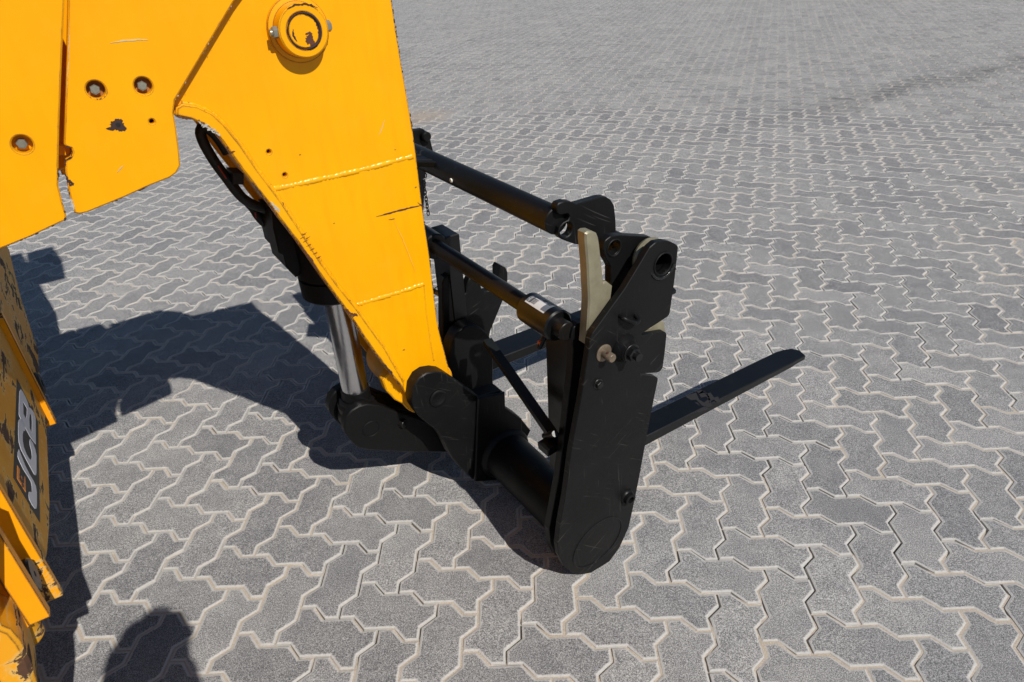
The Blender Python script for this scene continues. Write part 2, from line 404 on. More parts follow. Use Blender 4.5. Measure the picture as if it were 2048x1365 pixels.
def stain_nodes(t, pos):
    "large soft tone changes of the yard: tyre track, dusty sweeps"
    sp = t.nodes.new('ShaderNodeSeparateXYZ'); L(t, pos, sp.inputs[0])
    nz = noise_(t, pos, 1.3, 5, 0.6)
    # dark drag mark crossing the yard at the right
    x, y = sp.outputs[0], sp.outputs[1]
    d = math_(t, 'ADD', math_(t, 'MULTIPLY', x, TRK[0]), math_(t, 'ADD', math_(t, 'MULTIPLY', y, TRK[1]), TRK[2]))
    d = math_(t, 'ABSOLUTE', math_(t, 'ADD', d, math_(t, 'MULTIPLY', math_(t, 'SUBTRACT', nz, 0.5), 1.1)))
    trk = ramp(t, d, [(0.05, (1, 1, 1)), (0.32, (0, 0, 0))]).outputs[0]
    s_ = math_(t, 'ADD', math_(t, 'MULTIPLY', x, -TRK[1]), math_(t, 'MULTIPLY', y, TRK[0]))
    fade = ramp(t, math_(t, 'MULTIPLY', math_(t, 'ADD', s_, 8), 1 / 16.0), TRKF).outputs[0]
    return math_(t, 'MULTIPLY', math_(t, 'MULTIPLY', trk, fade), ramp(t, noise_(t, pos, 5, 5, 0.7), [(0.3, (0.25,) * 3), (0.6, (1, 1, 1))]).outputs[0])
TRK = (-0.727, 0.686, -3.155); TRKF = [(0.0, (1, 1, 1)), (0.22, (0.9,) * 3), (0.36, (0, 0, 0)), (1.0, (0, 0, 0))]
def paver_material(name, use_object):
    m, t, b = mat(name)
    g = t.nodes.new('ShaderNodeNewGeometry'); pos = g.outputs['Position']
    if use_object:
        oi = t.nodes.new('ShaderNodeObjectInfo'); r = oi.outputs['Random']
    else: r = g.outputs['Random Per Island']
    r2 = math_(t, 'FRACT', math_(t, 'MULTIPLY', r, 17.31)); r3 = math_(t, 'FRACT', math_(t, 'MULTIPLY', r, 53.7))
    tone = ramp(t, r, [(0.0, (0.222, 0.220, 0.221)), (0.25, (0.258, 0.255, 0.253)), (0.7, (0.280, 0.276, 0.272)), (1.0, (0.312, 0.307, 0.300))]).outputs[0]
    tone = mix(t, math_(t, 'MULTIPLY', ramp(t, r2, [(0.8, (0, 0, 0)), (0.95, (1, 1, 1))]).outputs[0], 0.35), tone, (0.18, 0.182, 0.192))
    ox = N(t, 'ShaderNodeVectorMath', operation='ADD'); L(t, pos, ox.inputs[0])
    cx = t.nodes.new('ShaderNodeCombineXYZ'); L(t, math_(t, 'MULTIPLY', r3, 9), cx.inputs[2]); L(t, cx.outputs[0], ox.inputs[1])
    p = ox.outputs[0]
    f1 = noise_(t, p, 400, 3, 0.72); f2 = noise_(t, p, 170, 4, 0.72); f3 = noise_(t, p, 14, 5, 0.6); f4 = noise_(t, pos, 1.1, 5, 0.6)
    sp = ramp(t, f1, [(0.34, (0.24, 0.24, 0.245)), (0.5, (1, 1, 1)), (0.66, (2.05, 2.03, 2.0))]).outputs[0]
    col = mix(t, 1.0, tone, sp, 'MULTIPLY')
    sp2 = ramp(t, f2, [(0.3, (0.62,) * 3), (0.5, (1, 1, 1)), (0.72, (1.3, 1.29, 1.27))]).outputs[0]
    col = mix(t, 1.0, col, sp2, 'MULTIPLY')
    col = mix(t, 1.0, col, ramp(t, f3, [(0.25, (0.8, 0.8, 0.82)), (0.55, (1, 1, 1)), (0.8, (1.16, 1.15, 1.13))]).outputs[0], 'MULTIPLY')
    col = mix(t, 1.0, col, ramp(t, f4, [(0.25, (0.84, 0.84, 0.86)), (0.55, (1, 1, 1)), (0.8, (1.12, 1.11, 1.09))]).outputs[0], 'MULTIPLY')
    # tiny dark pits
    vo = N(t, 'ShaderNodeTexVoronoi', i_Scale=85.0); L(t, p, vo.inputs['Vector'])
    pit = ramp(t, vo.outputs['Distance'], [(0.07, (1, 1, 1)), (0.12, (0, 0, 0))]).outputs[0]
    pit = mix(t, 1.0, pit, ramp(t, noise_(t, p, 30, 2), [(0.55, (0, 0, 0)), (0.62, (1, 1, 1))]).outputs[0], 'MULTIPLY')
    col = mix(t, math_(t, 'MULTIPLY', pit, 0.8), col, (0.03, 0.03, 0.03))
    # pale scuffs
    sw = noise_(t, coords(t, (1, 1, 1)) if False else pos, 22, 7, 0.75, 1.5)
    col = mix(t, ramp(t, sw, [(0.66, (0, 0, 0)), (0.76, (0.5,) * 3)]).outputs[0], col, (0.36, 0.355, 0.35))
    col = mix(t, math_(t, 'MULTIPLY', stain_nodes(t, pos), 0.62), col, (0.035, 0.035, 0.037))
    at = t.nodes.new('ShaderNodeAttribute'); at.attribute_name = 'dust'
    dm = math_(t, 'ADD', at.outputs['Fac'], math_(t, 'MULTIPLY', math_(t, 'SUBTRACT', noise_(t, p, 170, 4, 0.75), 0.5), 1.1))
    dm = math_(t, 'ADD', dm, math_(t, 'MULTIPLY', math_(t, 'SUBTRACT', noise_(t, pos, 12, 3), 0.5), 0.5))
    rim = mix(t, noise_(t, pos, 60, 4, 0.7), (0.44, 0.426, 0.402), (0.60, 0.58, 0.545))
    col = mix(t, math_(t, 'MULTIPLY', ramp(t, dm, [(0.42, (0, 0, 0)), (0.78, (1, 1, 1))]).outputs[0], 0.9), col, rim)
    dv = N(t, 'ShaderNodeVectorMath', operation='DISTANCE'); L(t, pos, dv.inputs[0]); dv.inputs[1].default_value = (-3.120, 4.326, 0.0)
    tan = ramp(t, math_(t, 'ADD', math_(t, 'MULTIPLY', dv.outputs['Value'], 1.6), math_(t, 'MULTIPLY', noise_(t, pos, 6, 4), 0.7)), [(0.5, (0.45,) * 3), (0.95, (0, 0, 0))]).outputs[0]
    col = mix(t, tan, col, (0.40, 0.30, 0.21))
    oil = ramp(t, noise_(t, pos, 3.1, 4, 0.75), [(0.68, (0, 0, 0)), (0.78, (0.45,) * 3)]).outputs[0]
    col = mix(t, oil, col, (0.085, 0.083, 0.083))
    L(t, col, b.inputs['Base Color']); b.inputs['Roughness'].default_value = 0.82
    b.inputs['Specular IOR Level'].default_value = 0.35
    h = math_(t, 'SUBTRACT', math_(t, 'ADD', math_(t, 'MULTIPLY', f1, 0.7), math_(t, 'MULTIPLY', f2, 0.6)), math_(t, 'MULTIPLY', pit, 0.6))
    bump(t, b, h, 0.55, 0.0035)
    return m
def sand_material(name, light, pale):
    m, t, b = mat(name); g = t.nodes.new('ShaderNodeNewGeometry'); pos = g.outputs['Position']
    col = mix(t, noise_(t, pos, 9, 4), light, pale)
    col = mix(t, 1.0, col, ramp(t, noise_(t, pos, 330, 3, 0.7), [(0.3, (0.7,) * 3), (0.7, (1.2, 1.2, 1.2))]).outputs[0], 'MULTIPLY')
    L(t, col, b.inputs['Base Color']); b.inputs['Roughness'].default_value = 0.95
    bump(t, b, noise_(t, pos, 260, 4, 0.7), 0.6, 0.003)
    return m
PAV_O = paver_material('paver_concrete', True); PAV_I = paver_material('paver_concrete_field', False)
SAND = sand_material('joint_sand', (0.44, 0.36, 0.28), (0.52, 0.46, 0.385))

# which lattice cells are paved: everything the photo shows plus a margin
CX, CY, CZ = camo.location
def project(x, y, z=0.0):
    d = Vector((x, y, z)) - camo.location; zz = d.dot(F)
    return (512 + 688.27 * d.dot(R) / zz, 341 - 688.27 * d.dot(U) / zz, zz) if zz > 0.05 else None
cells = []
for v_ in range(-330, 40):
    for u_ in range(-280, 140):
        s_ = (u_ + v_) % 4
        if s_ not in (0, 2): continue
        if s_ == 0: cx, cy = (u_ + 1) * PU, -(v_ + 0.5) * PU
        else: cx, cy = (u_ + 0.5) * PU, -(v_ + 1) * PU
        q = project(cx, cy)
        dd = (cx - CX) ** 2 + (cy - CY) ** 2; ah = (cx - CX) * F.x + (cy - CY) * F.y
        near = dd < 4.2 ** 2 or (dd < 13 ** 2 and ah > -1.0)
        if not near:
            if q is None: continue
            mg = 150 if q[2] > 3 else 160
            if not (-mg < q[0] < 1024 + mg and -25 < q[1] < 682 + mg): continue
        onscreen = q is not None and -15 < q[0] < 1039 and -5 < q[1] < 700
        size = 1.0 / q[2] ** 2 * max(0.05, (CZ / math.sqrt((cx - CX) ** 2 + (cy - CY) ** 2 + CZ ** 2))) if onscreen else 0
        cells.append((size, cx, cy, s_ == 2))
cells.sort(key=lambda c: -c[0])
pav = bpy.data.objects.new('pavement', None); COL.objects.link(pav); pav['kind'] = 'structure'
# sand bed between the stones, uneven so that joints are fuller in some places than in others
xs = np.concatenate([np.linspace(-40, -4.2, 40), np.arange(-4.2, 2.6, 0.018), np.linspace(2.6, 20, 24)])
ys = np.concatenate([np.linspace(-6, -1.9, 12), np.arange(-1.9, 3.4, 0.018), np.linspace(3.4, 42, 40)])
Xg, Yg = np.meshgrid(xs, ys)
def vnoise(x, y, s, seed):
    r_ = np.random.default_rng(seed); T = r_.random((64, 64)); x = x * s; y = y * s
    i = np.floor(x).astype(int); j = np.floor(y).astype(int); fx = x - i; fy = y - j
    fx = fx * fx * (3 - 2 * fx); fy = fy * fy * (3 - 2 * fy); g_ = lambda a, b: T[a % 64, b % 64]
    return (g_(i, j) * (1 - fx) + g_(i + 1, j) * fx) * (1 - fy) + (g_(i, j + 1) * (1 - fx) + g_(i + 1, j + 1) * fx) * fy
hz = vnoise(Xg, Yg, 3.1, 1) * 0.45 + vnoise(Xg, Yg, 11, 2) * 0.3 + vnoise(Xg, Yg, 29, 3) * 0.25
Zg = -0.0024 - np.clip((hz - 0.49) / 0.2, 0, 1) * 0.011
fine_ = (Xg > -4.2) & (Xg < 2.6) & (Yg > -1.9) & (Yg < 3.4)
Zg = np.where(fine_, Zg, -0.0026)
def fast_mesh(name, V, loops, sizes, mats, midx, smooth=False):
    me = bpy.data.meshes.new(name)
    me.vertices.add(len(V)); me.vertices.foreach_set('co', np.asarray(V, np.float32).ravel())
    me.loops.add(len(loops)); me.loops.foreach_set('vertex_index', np.asarray(loops, np.int32))
    st = np.concatenate([[0], np.cumsum(sizes)[:-1]]).astype(np.int32)
    me.polygons.add(len(sizes)); me.polygons.foreach_set('loop_start', st); me.polygons.foreach_set('loop_total', np.asarray(sizes, np.int32))
    for q in mats: me.materials.append(q)
    me.polygons.foreach_set('material_index', np.asarray(midx, np.int32))
    me.polygons.foreach_set('use_smooth', np.full(len(sizes), smooth))
    me.update(calc_edges=True); me.validate(); return me
ny, nx = Xg.shape
ii = np.arange(ny * nx).reshape(ny, nx)
quads = np.stack([ii[:-1, :-1], ii[:-1, 1:], ii[1:, 1:], ii[1:, :-1]], -1).reshape(-1, 4)
yard, t, b = mat('distant_paving'); g = t.nodes.new('ShaderNodeNewGeometry')
c = mix(t, noise_(t, g.outputs['Position'], 0.8, 6, 0.65), (0.19, 0.19, 0.195), (0.25, 0.247, 0.243))
c = mix(t, ramp(t, noise_(t, g.outputs['Position'], 9, 3), [(0.4, (0, 0, 0)), (0.7, (0.5,) * 3)]).outputs[0], c, (0.27, 0.265, 0.255))
L(t, c, b.inputs['Base Color']); b.inputs['Roughness'].default_value = 0.85
qc = np.stack([Xg, Yg], -1); qc = (qc[:-1, :-1] + qc[1:, 1:]).reshape(-1, 2) / 2
dx_, dy_ = qc[:, 0] - CX, qc[:, 1] - CY; zf = dx_ * F.x + dy_ * F.y - CZ * F.z
xs_ = 512 + 688.27 * (dx_ * R.x + dy_ * R.y - CZ * R.z) / np.maximum(zf, 0.05)
bare = ~((dx_ ** 2 + dy_ ** 2 < 12.6 ** 2) & (dx_ * F.x + dy_ * F.y > -0.9)) & ~((zf > 1) & (xs_ > -120) & (xs_ < 1144)) & (dx_ ** 2 + dy_ ** 2 > 4 ** 2)
me = fast_mesh('joint_sand', np.stack([Xg, Yg, Zg], -1).reshape(-1, 3), quads.ravel(), np.full(len(quads), 4), [SAND, yard], bare, True)
o = bpy.data.objects.new('joint_sand', me); COL.objects.link(o); o.parent = pav; o['kind'] = 'stuff'
# the yard beyond the laid-out stones
me = bpy.data.meshes.new('ground'); me.from_pydata([(-400, -400, -0.02), (400, -400, -0.02), (400, 400, -0.02), (-400, 400, -0.02)], [], [(0, 1, 2, 3)]); me.materials.append(yard)
o = bpy.data.objects.new('ground', me); COL.objects.link(o); o['kind'] = 'structure'
# the 300 nearest stones one by one, sharing one mesh
pm = bpy.data.meshes.new('paver'); pm.from_pydata(pv, [], pf); pm.materials.append(PAV_O)
pm.attributes.new('dust', 'FLOAT', 'POINT').data.foreach_set('value', pdust); pm.update()
for size, cx, cy, vert in cells[:300]:
    o = bpy.data.objects.new('paver', pm); COL.objects.link(o); o.parent = pav
    o.location = (cx + random.gauss(0, 0.0006), cy + random.gauss(0, 0.0006), random.gauss(0, 0.0007))
    o.rotation_euler = (random.gauss(0, 0.004), random.gauss(0, 0.004), (math.pi / 2 if vert else 0) + (math.pi if random.random() < .5 else 0) + random.gauss(0, 0.003))
def field(cells_, bv, bf, bd):
    rest = np.array([(c[1], c[2], c[3]) for c in cells_]); n = len(rest); base = np.array(bv)
    ang = np.where(rest[:, 2] > 0, math.pi / 2, 0) + RNG.normal(0, 0.003, n); ca, sa = np.cos(ang)[:, None], np.sin(ang)[:, None]
    VX = base[None, :, 0] * ca - base[None, :, 1] * sa + rest[:, :1] + RNG.normal(0, 0.0006, (n, 1))
    VY = base[None, :, 0] * sa + base[None, :, 1] * ca + rest[:, 1:2] + RNG.normal(0, 0.0006, (n, 1))
    VZ = base[None, :, 2] + RNG.normal(0, 0.0006, (n, 1)) + base[None, :, 0] * RNG.normal(0, 0.003, (n, 1)) + base[None, :, 1] * RNG.normal(0, 0.003, (n, 1))
    V = np.stack([VX, VY, VZ], -1).reshape(-1, 3)
    lp = np.concatenate([np.array(f) for f in bf]); sz = np.array([len(f) for f in bf])
    loops = (lp[None, :] + (np.arange(n) * len(bv))[:, None]).ravel()
    me = fast_mesh('paver_field', V, loops, np.tile(sz, n), [PAV_I], np.zeros(n * len(bf)))
    me.attributes.new('dust', 'FLOAT', 'POINT').data.foreach_set('value', np.tile(np.array(bd, np.float32), n))
    o = bpy.data.objects.new('paver_field', me); COL.objects.link(o); o.parent = pav; o['kind'] = 'stuff'
def dist_(c): return math.hypot(c[1] - CX, c[2] - CY)
field([c for c in cells[300:] if dist_(c) < 6.5], pv, pf, pdust)
field([c for c in cells[300:] if dist_(c) >= 6.5], qv, qf, qdust)

# ------------------------------------------------------------------ the telehandler: boom end and front of the chassis
CUR = Thing('telehandler', 'yellow telehandler reaching in from the left, chipped boom nose bent down to the fork carriage', 'telehandler', (-1.1, 0.6, 0.0))
LN, LC, LE = 0.49, 0.465, 0.435          # outer faces: nose plate, cover plate, rearmost plate
LF = 0.75                                # inner face of the far nose plate
NT = [(-0.17, 1.39), (-0.43, 1.43), (-0.455, 1.50), (-0.53, 1.59), (-0.75, 1.585)]      # top of the boom end, above the picture
nose_r = [(-0.1791,1.36),(-0.1776,1.304),(-0.1752,1.234),(-0.1715,1.161),(-0.168,1.089),(-0.1675,1.037),(-0.1678,0.9781),(-0.1677,0.9103),(-0.1672,0.8525),(-0.1651,0.7716),(-0.1661,0.6732),(-0.1664,0.5991),(-0.1631,0.5517),(-0.1567,0.5019),(-0.1496,0.442)]
nose_end = [(-0.1545,0.3851),(-0.1877,0.348),(-0.2358,0.3437),(-0.276,0.3875)]
nose_l = [(-0.291,0.429),(-0.3257,0.5061),(-0.3621,0.5966),(-0.4023,0.7093),(-0.4406,0.8052),(-0.4802,0.9104),(-0.5036,0.9642),(-0.5218,1.01),(-0.5439,1.06),(-0.5625,1.105),(-0.575,1.14),(-0.587,1.166),(-0.6033,1.185),(-0.6227,1.198),(-0.6468,1.208)]
nose = nose_r + nose_end + nose_l + [(-0.6592,1.225),(-0.6505,1.339)] + NT[::-1]
small = [circ(q, 0.0046, 12) for q in [(-0.493,1.109),(-0.4718,1.056)]]
nose_o = plate('boom_nose_plate', nose, LN, 0.02, YEL, holes=small, bev=0.002)
def shrink(pts, d): return inset(pts if area(pts) > 0 else pts[::-1], d)
# raised lip along the lower edge, with its weld
lip_in = [(-0.6423,1.223),(-0.6293,1.228),(-0.6048,1.22),(-0.5796,1.201),(-0.5642,1.177),(-0.5435,1.133),(-0.524,1.079),(-0.5037,1.033),(-0.4915,1.003),(-0.4663,0.9325),(-0.436,0.8455),(-0.4081,0.7781),(-0.3765,0.71),(-0.3501,0.643),(-0.321,0.5703),(-0.3025,0.5076),(-0.2871,0.455)]
lip = nose_l[::-1][0:0] + [p for p in lip_in] + nose_l
lip = plate('edge_lip', lip, LN - 0.008, 0.009, YELF, nose_o, bev=0.0035)
bead('weld_bead', [(p[0], LN - 0.0005, p[1]) for p in lip_in[1:]], 0.0045, YELF, nose_o, 5)
bead('weld_bead', [(p[0], LN + 0.0058, p[1]) for p in [(-0.5007,1.032),(-0.4228,1.031),(-0.3313,1.03),(-0.2467,1.032),(-0.1755,1.035)]], 0.0082, WELD, nose_o, 8, 0.009)
bead('weld_bead', [(p[0], LN + 0.0056, p[1]) for p in [(-0.3694,0.7131),(-0.3117,0.7115),(-0.2575,0.7104),(-0.1901,0.7111)]], 0.0078, WELD, nose_o, 9, 0.009)
bead('weld_bead', [(p[0], LN + 0.002, p[1]) for p in [(-0.1905,0.7084),(-0.1944,0.624),(-0.1929,0.5317),(-0.1903,0.4798)]], 0.003, YEL, nose_o, 9, 0.009)
# far side plate and the plating between the two
far_o = plate('boom_nose_plate', nose, LF, 0.02, YEL, bev=0.002)
def strip(name, pts, l0, l1, th, m, parent=None, side=1):
    V = []; Fc = []
    q = inset_open(pts, th * side); n_ = len(pts)
    for arr in (pts, q):
        for l in (l0, l1): V += [(p[0], l, p[1]) for p in arr]
    for i in range(n_ - 1):
        for a, b in ((0, 1), (3, 2), (2, 0), (1, 3)):
            Fc.append((a * n_ + i, a * n_ + i + 1, b * n_ + i + 1, b * n_ + i))
    Fc += [(0, n_, 3 * n_, 2 * n_), (n_ - 1, 2 * n_ - 1, 4 * n_ - 1, 3 * n_ - 1)]
    return build(name, V, Fc, m, parent, smooth=50)
def inset_open(p, d):
    q = []
    for i in range(len(p)):
        a, c = Vector(p[max(i - 1, 0)]), Vector(p[min(i + 1, len(p) - 1)]); e = (c - a).normalized(); q.append(tuple(Vector(p[i]) + Vector((-e.y, e.x)) * d))
    return q
front_in = [(p[0] - 0.012, p[1]) for p in nose_r]
strip('front_plating', front_in[1:-2], LN + 0.02, LF, 0.012, YEL, nose_o)
strip('top_plating', [(x, z - 0.012) for x, z in NT], LN + 0.02, LF, 0.012, YEL, nose_o)
und = [(p[0] + 0.012, p[1] + 0.004) for p in nose_l[3:]]
strip('underside_plating', und, LN + 0.02, LF, 0.012, YEL, nose_o, -1)
cyl('pivot_hub', (-0.211, LN + 0.02, 0.388), (-0.211, LF, 0.388), 0.082, YEL, nose_o, 36, 0.004)
plate('hub_plate', [(-0.3235,0.4746),(-0.3354,0.4636),(-0.3297,0.4269),(-0.3105,0.3885),(-0.2818,0.3569),(-0.2341,0.3299),(-0.1946,0.3902),(-0.2787,0.4993)], 0.512, 0.03, YEL, nose_o, bev=0.003, rr=0.006)
# pivot boss with its pin and cross bolt
bc = [(-0.3847,1.327)][0]; bb = (bc[0], 0, bc[1])
boss = lathe('pin_boss', (bc[0], LN + 0.001, bc[1]), (bc[0], 0, bc[1]), [(0, 0.061), (0.008, 0.060), (0.010, 0.050), (0.036, 0.0487), (0.0385, 0.0462), (0.0385, 0.034), (0.034, 0.0335)], YEL, None, 48)
pin = cyl('pin_end', (bc[0], LN - 0.02, bc[1]), (bc[0], LN - 0.0375, bc[1]), 0.0305, YEL, boss, 40, 0.0015, label='yellow pin end with paint flaked to brown rust')
V, Fc = tube_geo([(bc[0] + 0.0315 * math.cos(a), LN - 0.0385, bc[1] + 0.0315 * math.sin(a)) for a in [2 * math.pi * k / 40 for k in range(40)]],
                 [0.0012 + 0.0014 * abs(noise.noise((math.cos(k * .157) * 2, math.sin(k * .157) * 2, 3))) + (0.0014 if (k > 30 or k < 9) else 0) for k in range(40)], 6, closed=True)
build('rust_ring', V, Fc, RUSTD, boss, smooth=60)
decal('rust_patch', blob([(-0.3762,1.309)][0], 0.0105, 30, 0.4, 0.8, 1.05, 12), LN - 0.0376, RUST, boss)
decal('rust_patch', blob([(-0.3764,1.322)][0], 0.005, 18, 0.5, 1.1, 0.6, 13), LN - 0.03775, RUST, boss)
decal('rust_patch', stroke([(-0.3699,1.353),(-0.3609,1.348),(-0.3572,1.337),(-0.356,1.324),(-0.3598,1.31)], 0.0022, 0.6, 4), LN - 0.0376, RUST, boss)
decal('rust_patch', stroke([(-0.4054,1.333),(-0.4071,1.321),(-0.4027,1.31)], 0.0016, 0.7, 6), LN - 0.0376, RUSTD, boss)
decal('rust_patch', stroke([(-0.4092,1.368),(-0.3927,1.373),(-0.3754,1.373),(-0.3623,1.37),(-0.35,1.363)], 0.0012, 0.8, 5), LN - 0.0387, RUSTD, boss)
zb = bc[1] + 0.002
for sgn in (-1, 1):
    hexbolt('cross_bolt', (bc[0] + sgn * 0.047, LN - 0.024, zb), (sgn, 0, 0), 0.011, 0.011, ZINCB, boss, stud=0.003 if sgn < 0 else 0)
# overlapping cover plate
cover = [(-0.7558,1.413),(-0.782,1.341),(-0.8102,1.266),(-0.8368,1.196),(-0.8341,1.192),(-0.8279,1.188),(-0.828,1.181),(-0.835,1.172),(-0.8434,1.17),(-0.8502,1.15),(-0.8566,1.115),(-0.8603,1.089),(-0.8601,1.077),(-0.8533,1.074),(-0.8409,1.074),(-0.7743,1.087),(-0.7277,1.098),(-0.6902,1.105),(-0.6769,1.111),(-0.6662,1.123),(-0.6605,1.152),(-0.6541,1.192),(-0.6508,1.219),(-0.6422,1.239),(-0.6054,1.277),(-0.5444,1.34),(-0.4958,1.39)]
ctop = [(-0.44, 1.44), (-0.72, 1.56)]
bolts = [(-0.7607,1.275),(-0.6864,1.27)]
h3 = [(-0.6907,1.209)][0]; hr = [(-0.7457,1.213)][0]
cov_o = plate('cover_plate', cover + ctop, LC, 0.018, YEL, bev=0.002, holes=[circ(q, 0.0147, 24) for q in bolts] + [circ(h3, 0.0045, 12), circ(hr, 0.005, 12)])
for q in bolts:
    cyl('bolt_recess', (q[0], LC + 0.0185, q[1]), (q[0], LC + 0.022, q[1]), 0.018, RUSTL, cov_o, 20)
    hexbolt('recessed_bolt', (q[0] - 0.001, LC + 0.0185, q[1] - 0.001), (0, -1, 0), 0.0088, 0.0125, ZINCB, cov_o)
cyl('hole_mouth', (hr[0], LC - 0.0009, hr[1]), (hr[0], LC - 0.0001, hr[1]), 0.0042, DARKH, cov_o, 14, 0.0001)
decal('rust_patch', blob(hr, 0.0115, 40, 0.34, 1, 0.85, 5)[:], LC - 0.0001, RUSTD, cov_o)
decal('rust_patch', blob([(-0.7568,1.209)][0], 0.006, 20, 0.3, 1.3, 0.6, 8), LC - 0.0002, RUSTD, cov_o)
decal('paint_scratch', stroke([(-0.7163,1.344),(-0.6966,1.345),(-0.6732,1.344),(-0.6569,1.342)], 0.0011, 0.5, 3), LC - 0.0001, SCRA, cov_o)
decal('paint_scratch', stroke([(-0.7729,1.133),(-0.7663,1.138),(-0.7597,1.143)], 0.0008, 0.5, 3), LC - 0.0001, SCRA, cov_o)
decal('paint_scratch', stroke([(-0.7635,1.385),(-0.785,1.326),(-0.8054,1.274)], 0.0004, 0.9, 3, 12), LC - 0.0001, SCRA, cov_o)
decal('rust_patch', stroke([(-0.8507,1.144),(-0.8514,1.135),(-0.8473,1.129),(-0.8521,1.126)], 0.0026, 0.8, 3), LC - 0.0001, RUSTD, cov_o)
decal('rust_patch', stroke([(-0.8574,1.106),(-0.8588,1.093),(-0.8598,1.083)], 0.0016, 0.8, 4, 9), LC - 0.0001, PRIMER, cov_o)
for q in (h3, hr): cyl('hole_back', (q[0], LC + 0.0185, q[1]), (q[0], LC + 0.021, q[1]), 0.008, DARKH, cov_o, 12)
# rearmost plate
rear = [(-0.7624,1.415),(-0.7951,1.331),(-0.8324,1.234),(-0.8528,1.179),(-0.8675,1.137),(-0.8713,1.109),(-0.8737,1.084),(-0.8775,1.077),(-0.8868,1.075),(-0.9371,1.062),(-0.9851,1.053),(-1.047,1.04),(-1.205,1.011),(-1.103,1.246),(-0.9927,1.436)]
rb = [(-0.8936,1.213)][0]
rear_o = plate('inner_boom_plate', rear + [(-1.35, 1.62), (-0.78, 1.58)], LE, 0.02, YEL, bev=0.002, holes=[circ(rb, 0.0147, 24)])
cyl('bolt_recess', (rb[0], LE + 0.0205, rb[1]), (rb[0], LE + 0.024, rb[1]), 0.018, YELF, rear_o, 20)
hexbolt('recessed_bolt', (rb[0] - 0.001, LE + 0.0205, rb[1] - 0.001), (0, -1, 0), 0.0088, 0.0125, ZINCB, rear_o)
bx = [(-0.8456,1.193),(-0.8261,1.188),(-0.8317,1.171),(-0.8458,1.171),(-0.8524,1.174)]
plate('wear_pad_bracket', bx, 0.492, 0.03, YEL, rear_o)
# boom box behind these plates, running up and back out of the picture
bbx = [(-0.70, 1.16), (-0.80, 1.14), (-1.6, 1.04), (-1.6, 1.64), (-0.70, 1.56)]
plate('boom_box', [(x, z) for x, z in bbx], 0.56, 0.20, YEL, bev=0.004)
plate('cover_plate', cover + ctop, 0.765, 0.018, YEL, bev=0.002)
plate('inner_boom_plate', rear + [(-1.35, 1.62), (-0.78, 1.58)], 0.80, 0.02, YEL, bev=0.002)
# wear on the nose plate
decal('rust_scratch', stroke([(-0.288,0.917),(-0.2588,0.9169),(-0.2264,0.9174),(-0.1936,0.9167),(-0.1696,0.9158)], 0.0017, 0.5, 3, 7), LN - 0.0002, RUST, nose_o)
decal('rust_scratch', stroke([(-0.179,0.9256),(-0.1698,0.9146),(-0.16,0.9071)], 0.0012, 0.5, 3, 7), LN - 0.0002, RUST, nose_o)
decal('rust_scratch', stroke([(-0.2586,0.902),(-0.242,0.9002)], 0.0008, 0.5, 3, 7), LN - 0.0002, RUST, nose_o)
decal('paint_scratch', stroke([(-0.2453,0.8961),(-0.2304,0.8463),(-0.2178,0.7939),(-0.2087,0.7504)], 0.0012, 0.5, 3, 7), LN - 0.0002, yellow_paint('rubbed_yellow', 0, 0, base=(0.88, 0.44, 0.03)), nose_o)
decal('paint_scratch', stroke([(-0.2324,1.128),(-0.2425,1.11),(-0.2504,1.098)], 0.0007, 0.5, 3, 7), LN - 0.0002, SCRA, nose_o)
for q, r in zip([(-0.1792,0.9625),(-0.4318,1.091),(-0.3887,0.9273),(-0.2707,0.5462),(-0.4506,0.8436),(-0.2176,1.059)], (0.002, 0.0012, 0.0012, 0.0024, 0.0015, 0.001)):
    decal('rust_spot', blob(q, r, 9, 0.6, 1.3, 0.8, int(r * 1e5)), LN - 0.0002, RUST, nose_o)
for pts, wd, mm in (([(-0.6116,1.193),(-0.6043,1.186),(-0.5974,1.178),(-0.59,1.171),(-0.5785,1.161)], 0.0034, PRIMER), ([(-0.6478,1.208),(-0.6359,1.203),(-0.6195,1.198)], 0.0016, RUST),
                    ([(-0.5159,1.011),(-0.5083,0.9984),(-0.5031,0.9838)], 0.003, PRIMER), ([(-0.4043,0.718),(-0.3914,0.6984),(-0.3777,0.6881)], 0.0042, RUST),
                    ([(-0.4762,0.9065),(-0.4675,0.8837),(-0.4559,0.8511),(-0.4454,0.8217)], 0.0024, RUST), ([(-0.3329,0.5308),(-0.3225,0.508),(-0.3163,0.4929)], 0.003, RUSTD),
                    ([(-0.5722,1.131),(-0.5669,1.125),(-0.559,1.125)], 0.0016, RUST)):
    decal('paint_chip', stroke(pts, wd, 0.8, 7, 6), LN - 0.0082, mm, lip)
for k, q in enumerate([(-0.4732,0.9151),(-0.4685,0.9056),(-0.4629,0.8944),(-0.4572,0.8832),(-0.4526,0.8722),(-0.4468,0.8607),(-0.467,0.9229),(-0.4614,0.9119)]):
    decal('paint_chip', stroke([q, (q[0] + 0.012, q[1] + 0.003)], 0.0006, 0.4, k, 3), LN - 0.0082, RUST, lip)
for k in range(26):          # pale bead-like flakes where the lip turns
    q0 = [(-0.6092,1.192),(-0.5807,1.163)]
    s_ = k / 25; q = (q0[0][0] * (1 - s_) + q0[1][0] * s_, q0[0][1] * (1 - s_) + q0[1][1] * s_ + random.uniform(-0.004, 0.003))
    decal('paint_chip', blob(q, random.uniform(0.0008, 0.0022), 8, 0.5, 1, 1, k), LN - 0.0086, PRIMER if k % 3 else RUST, lip)

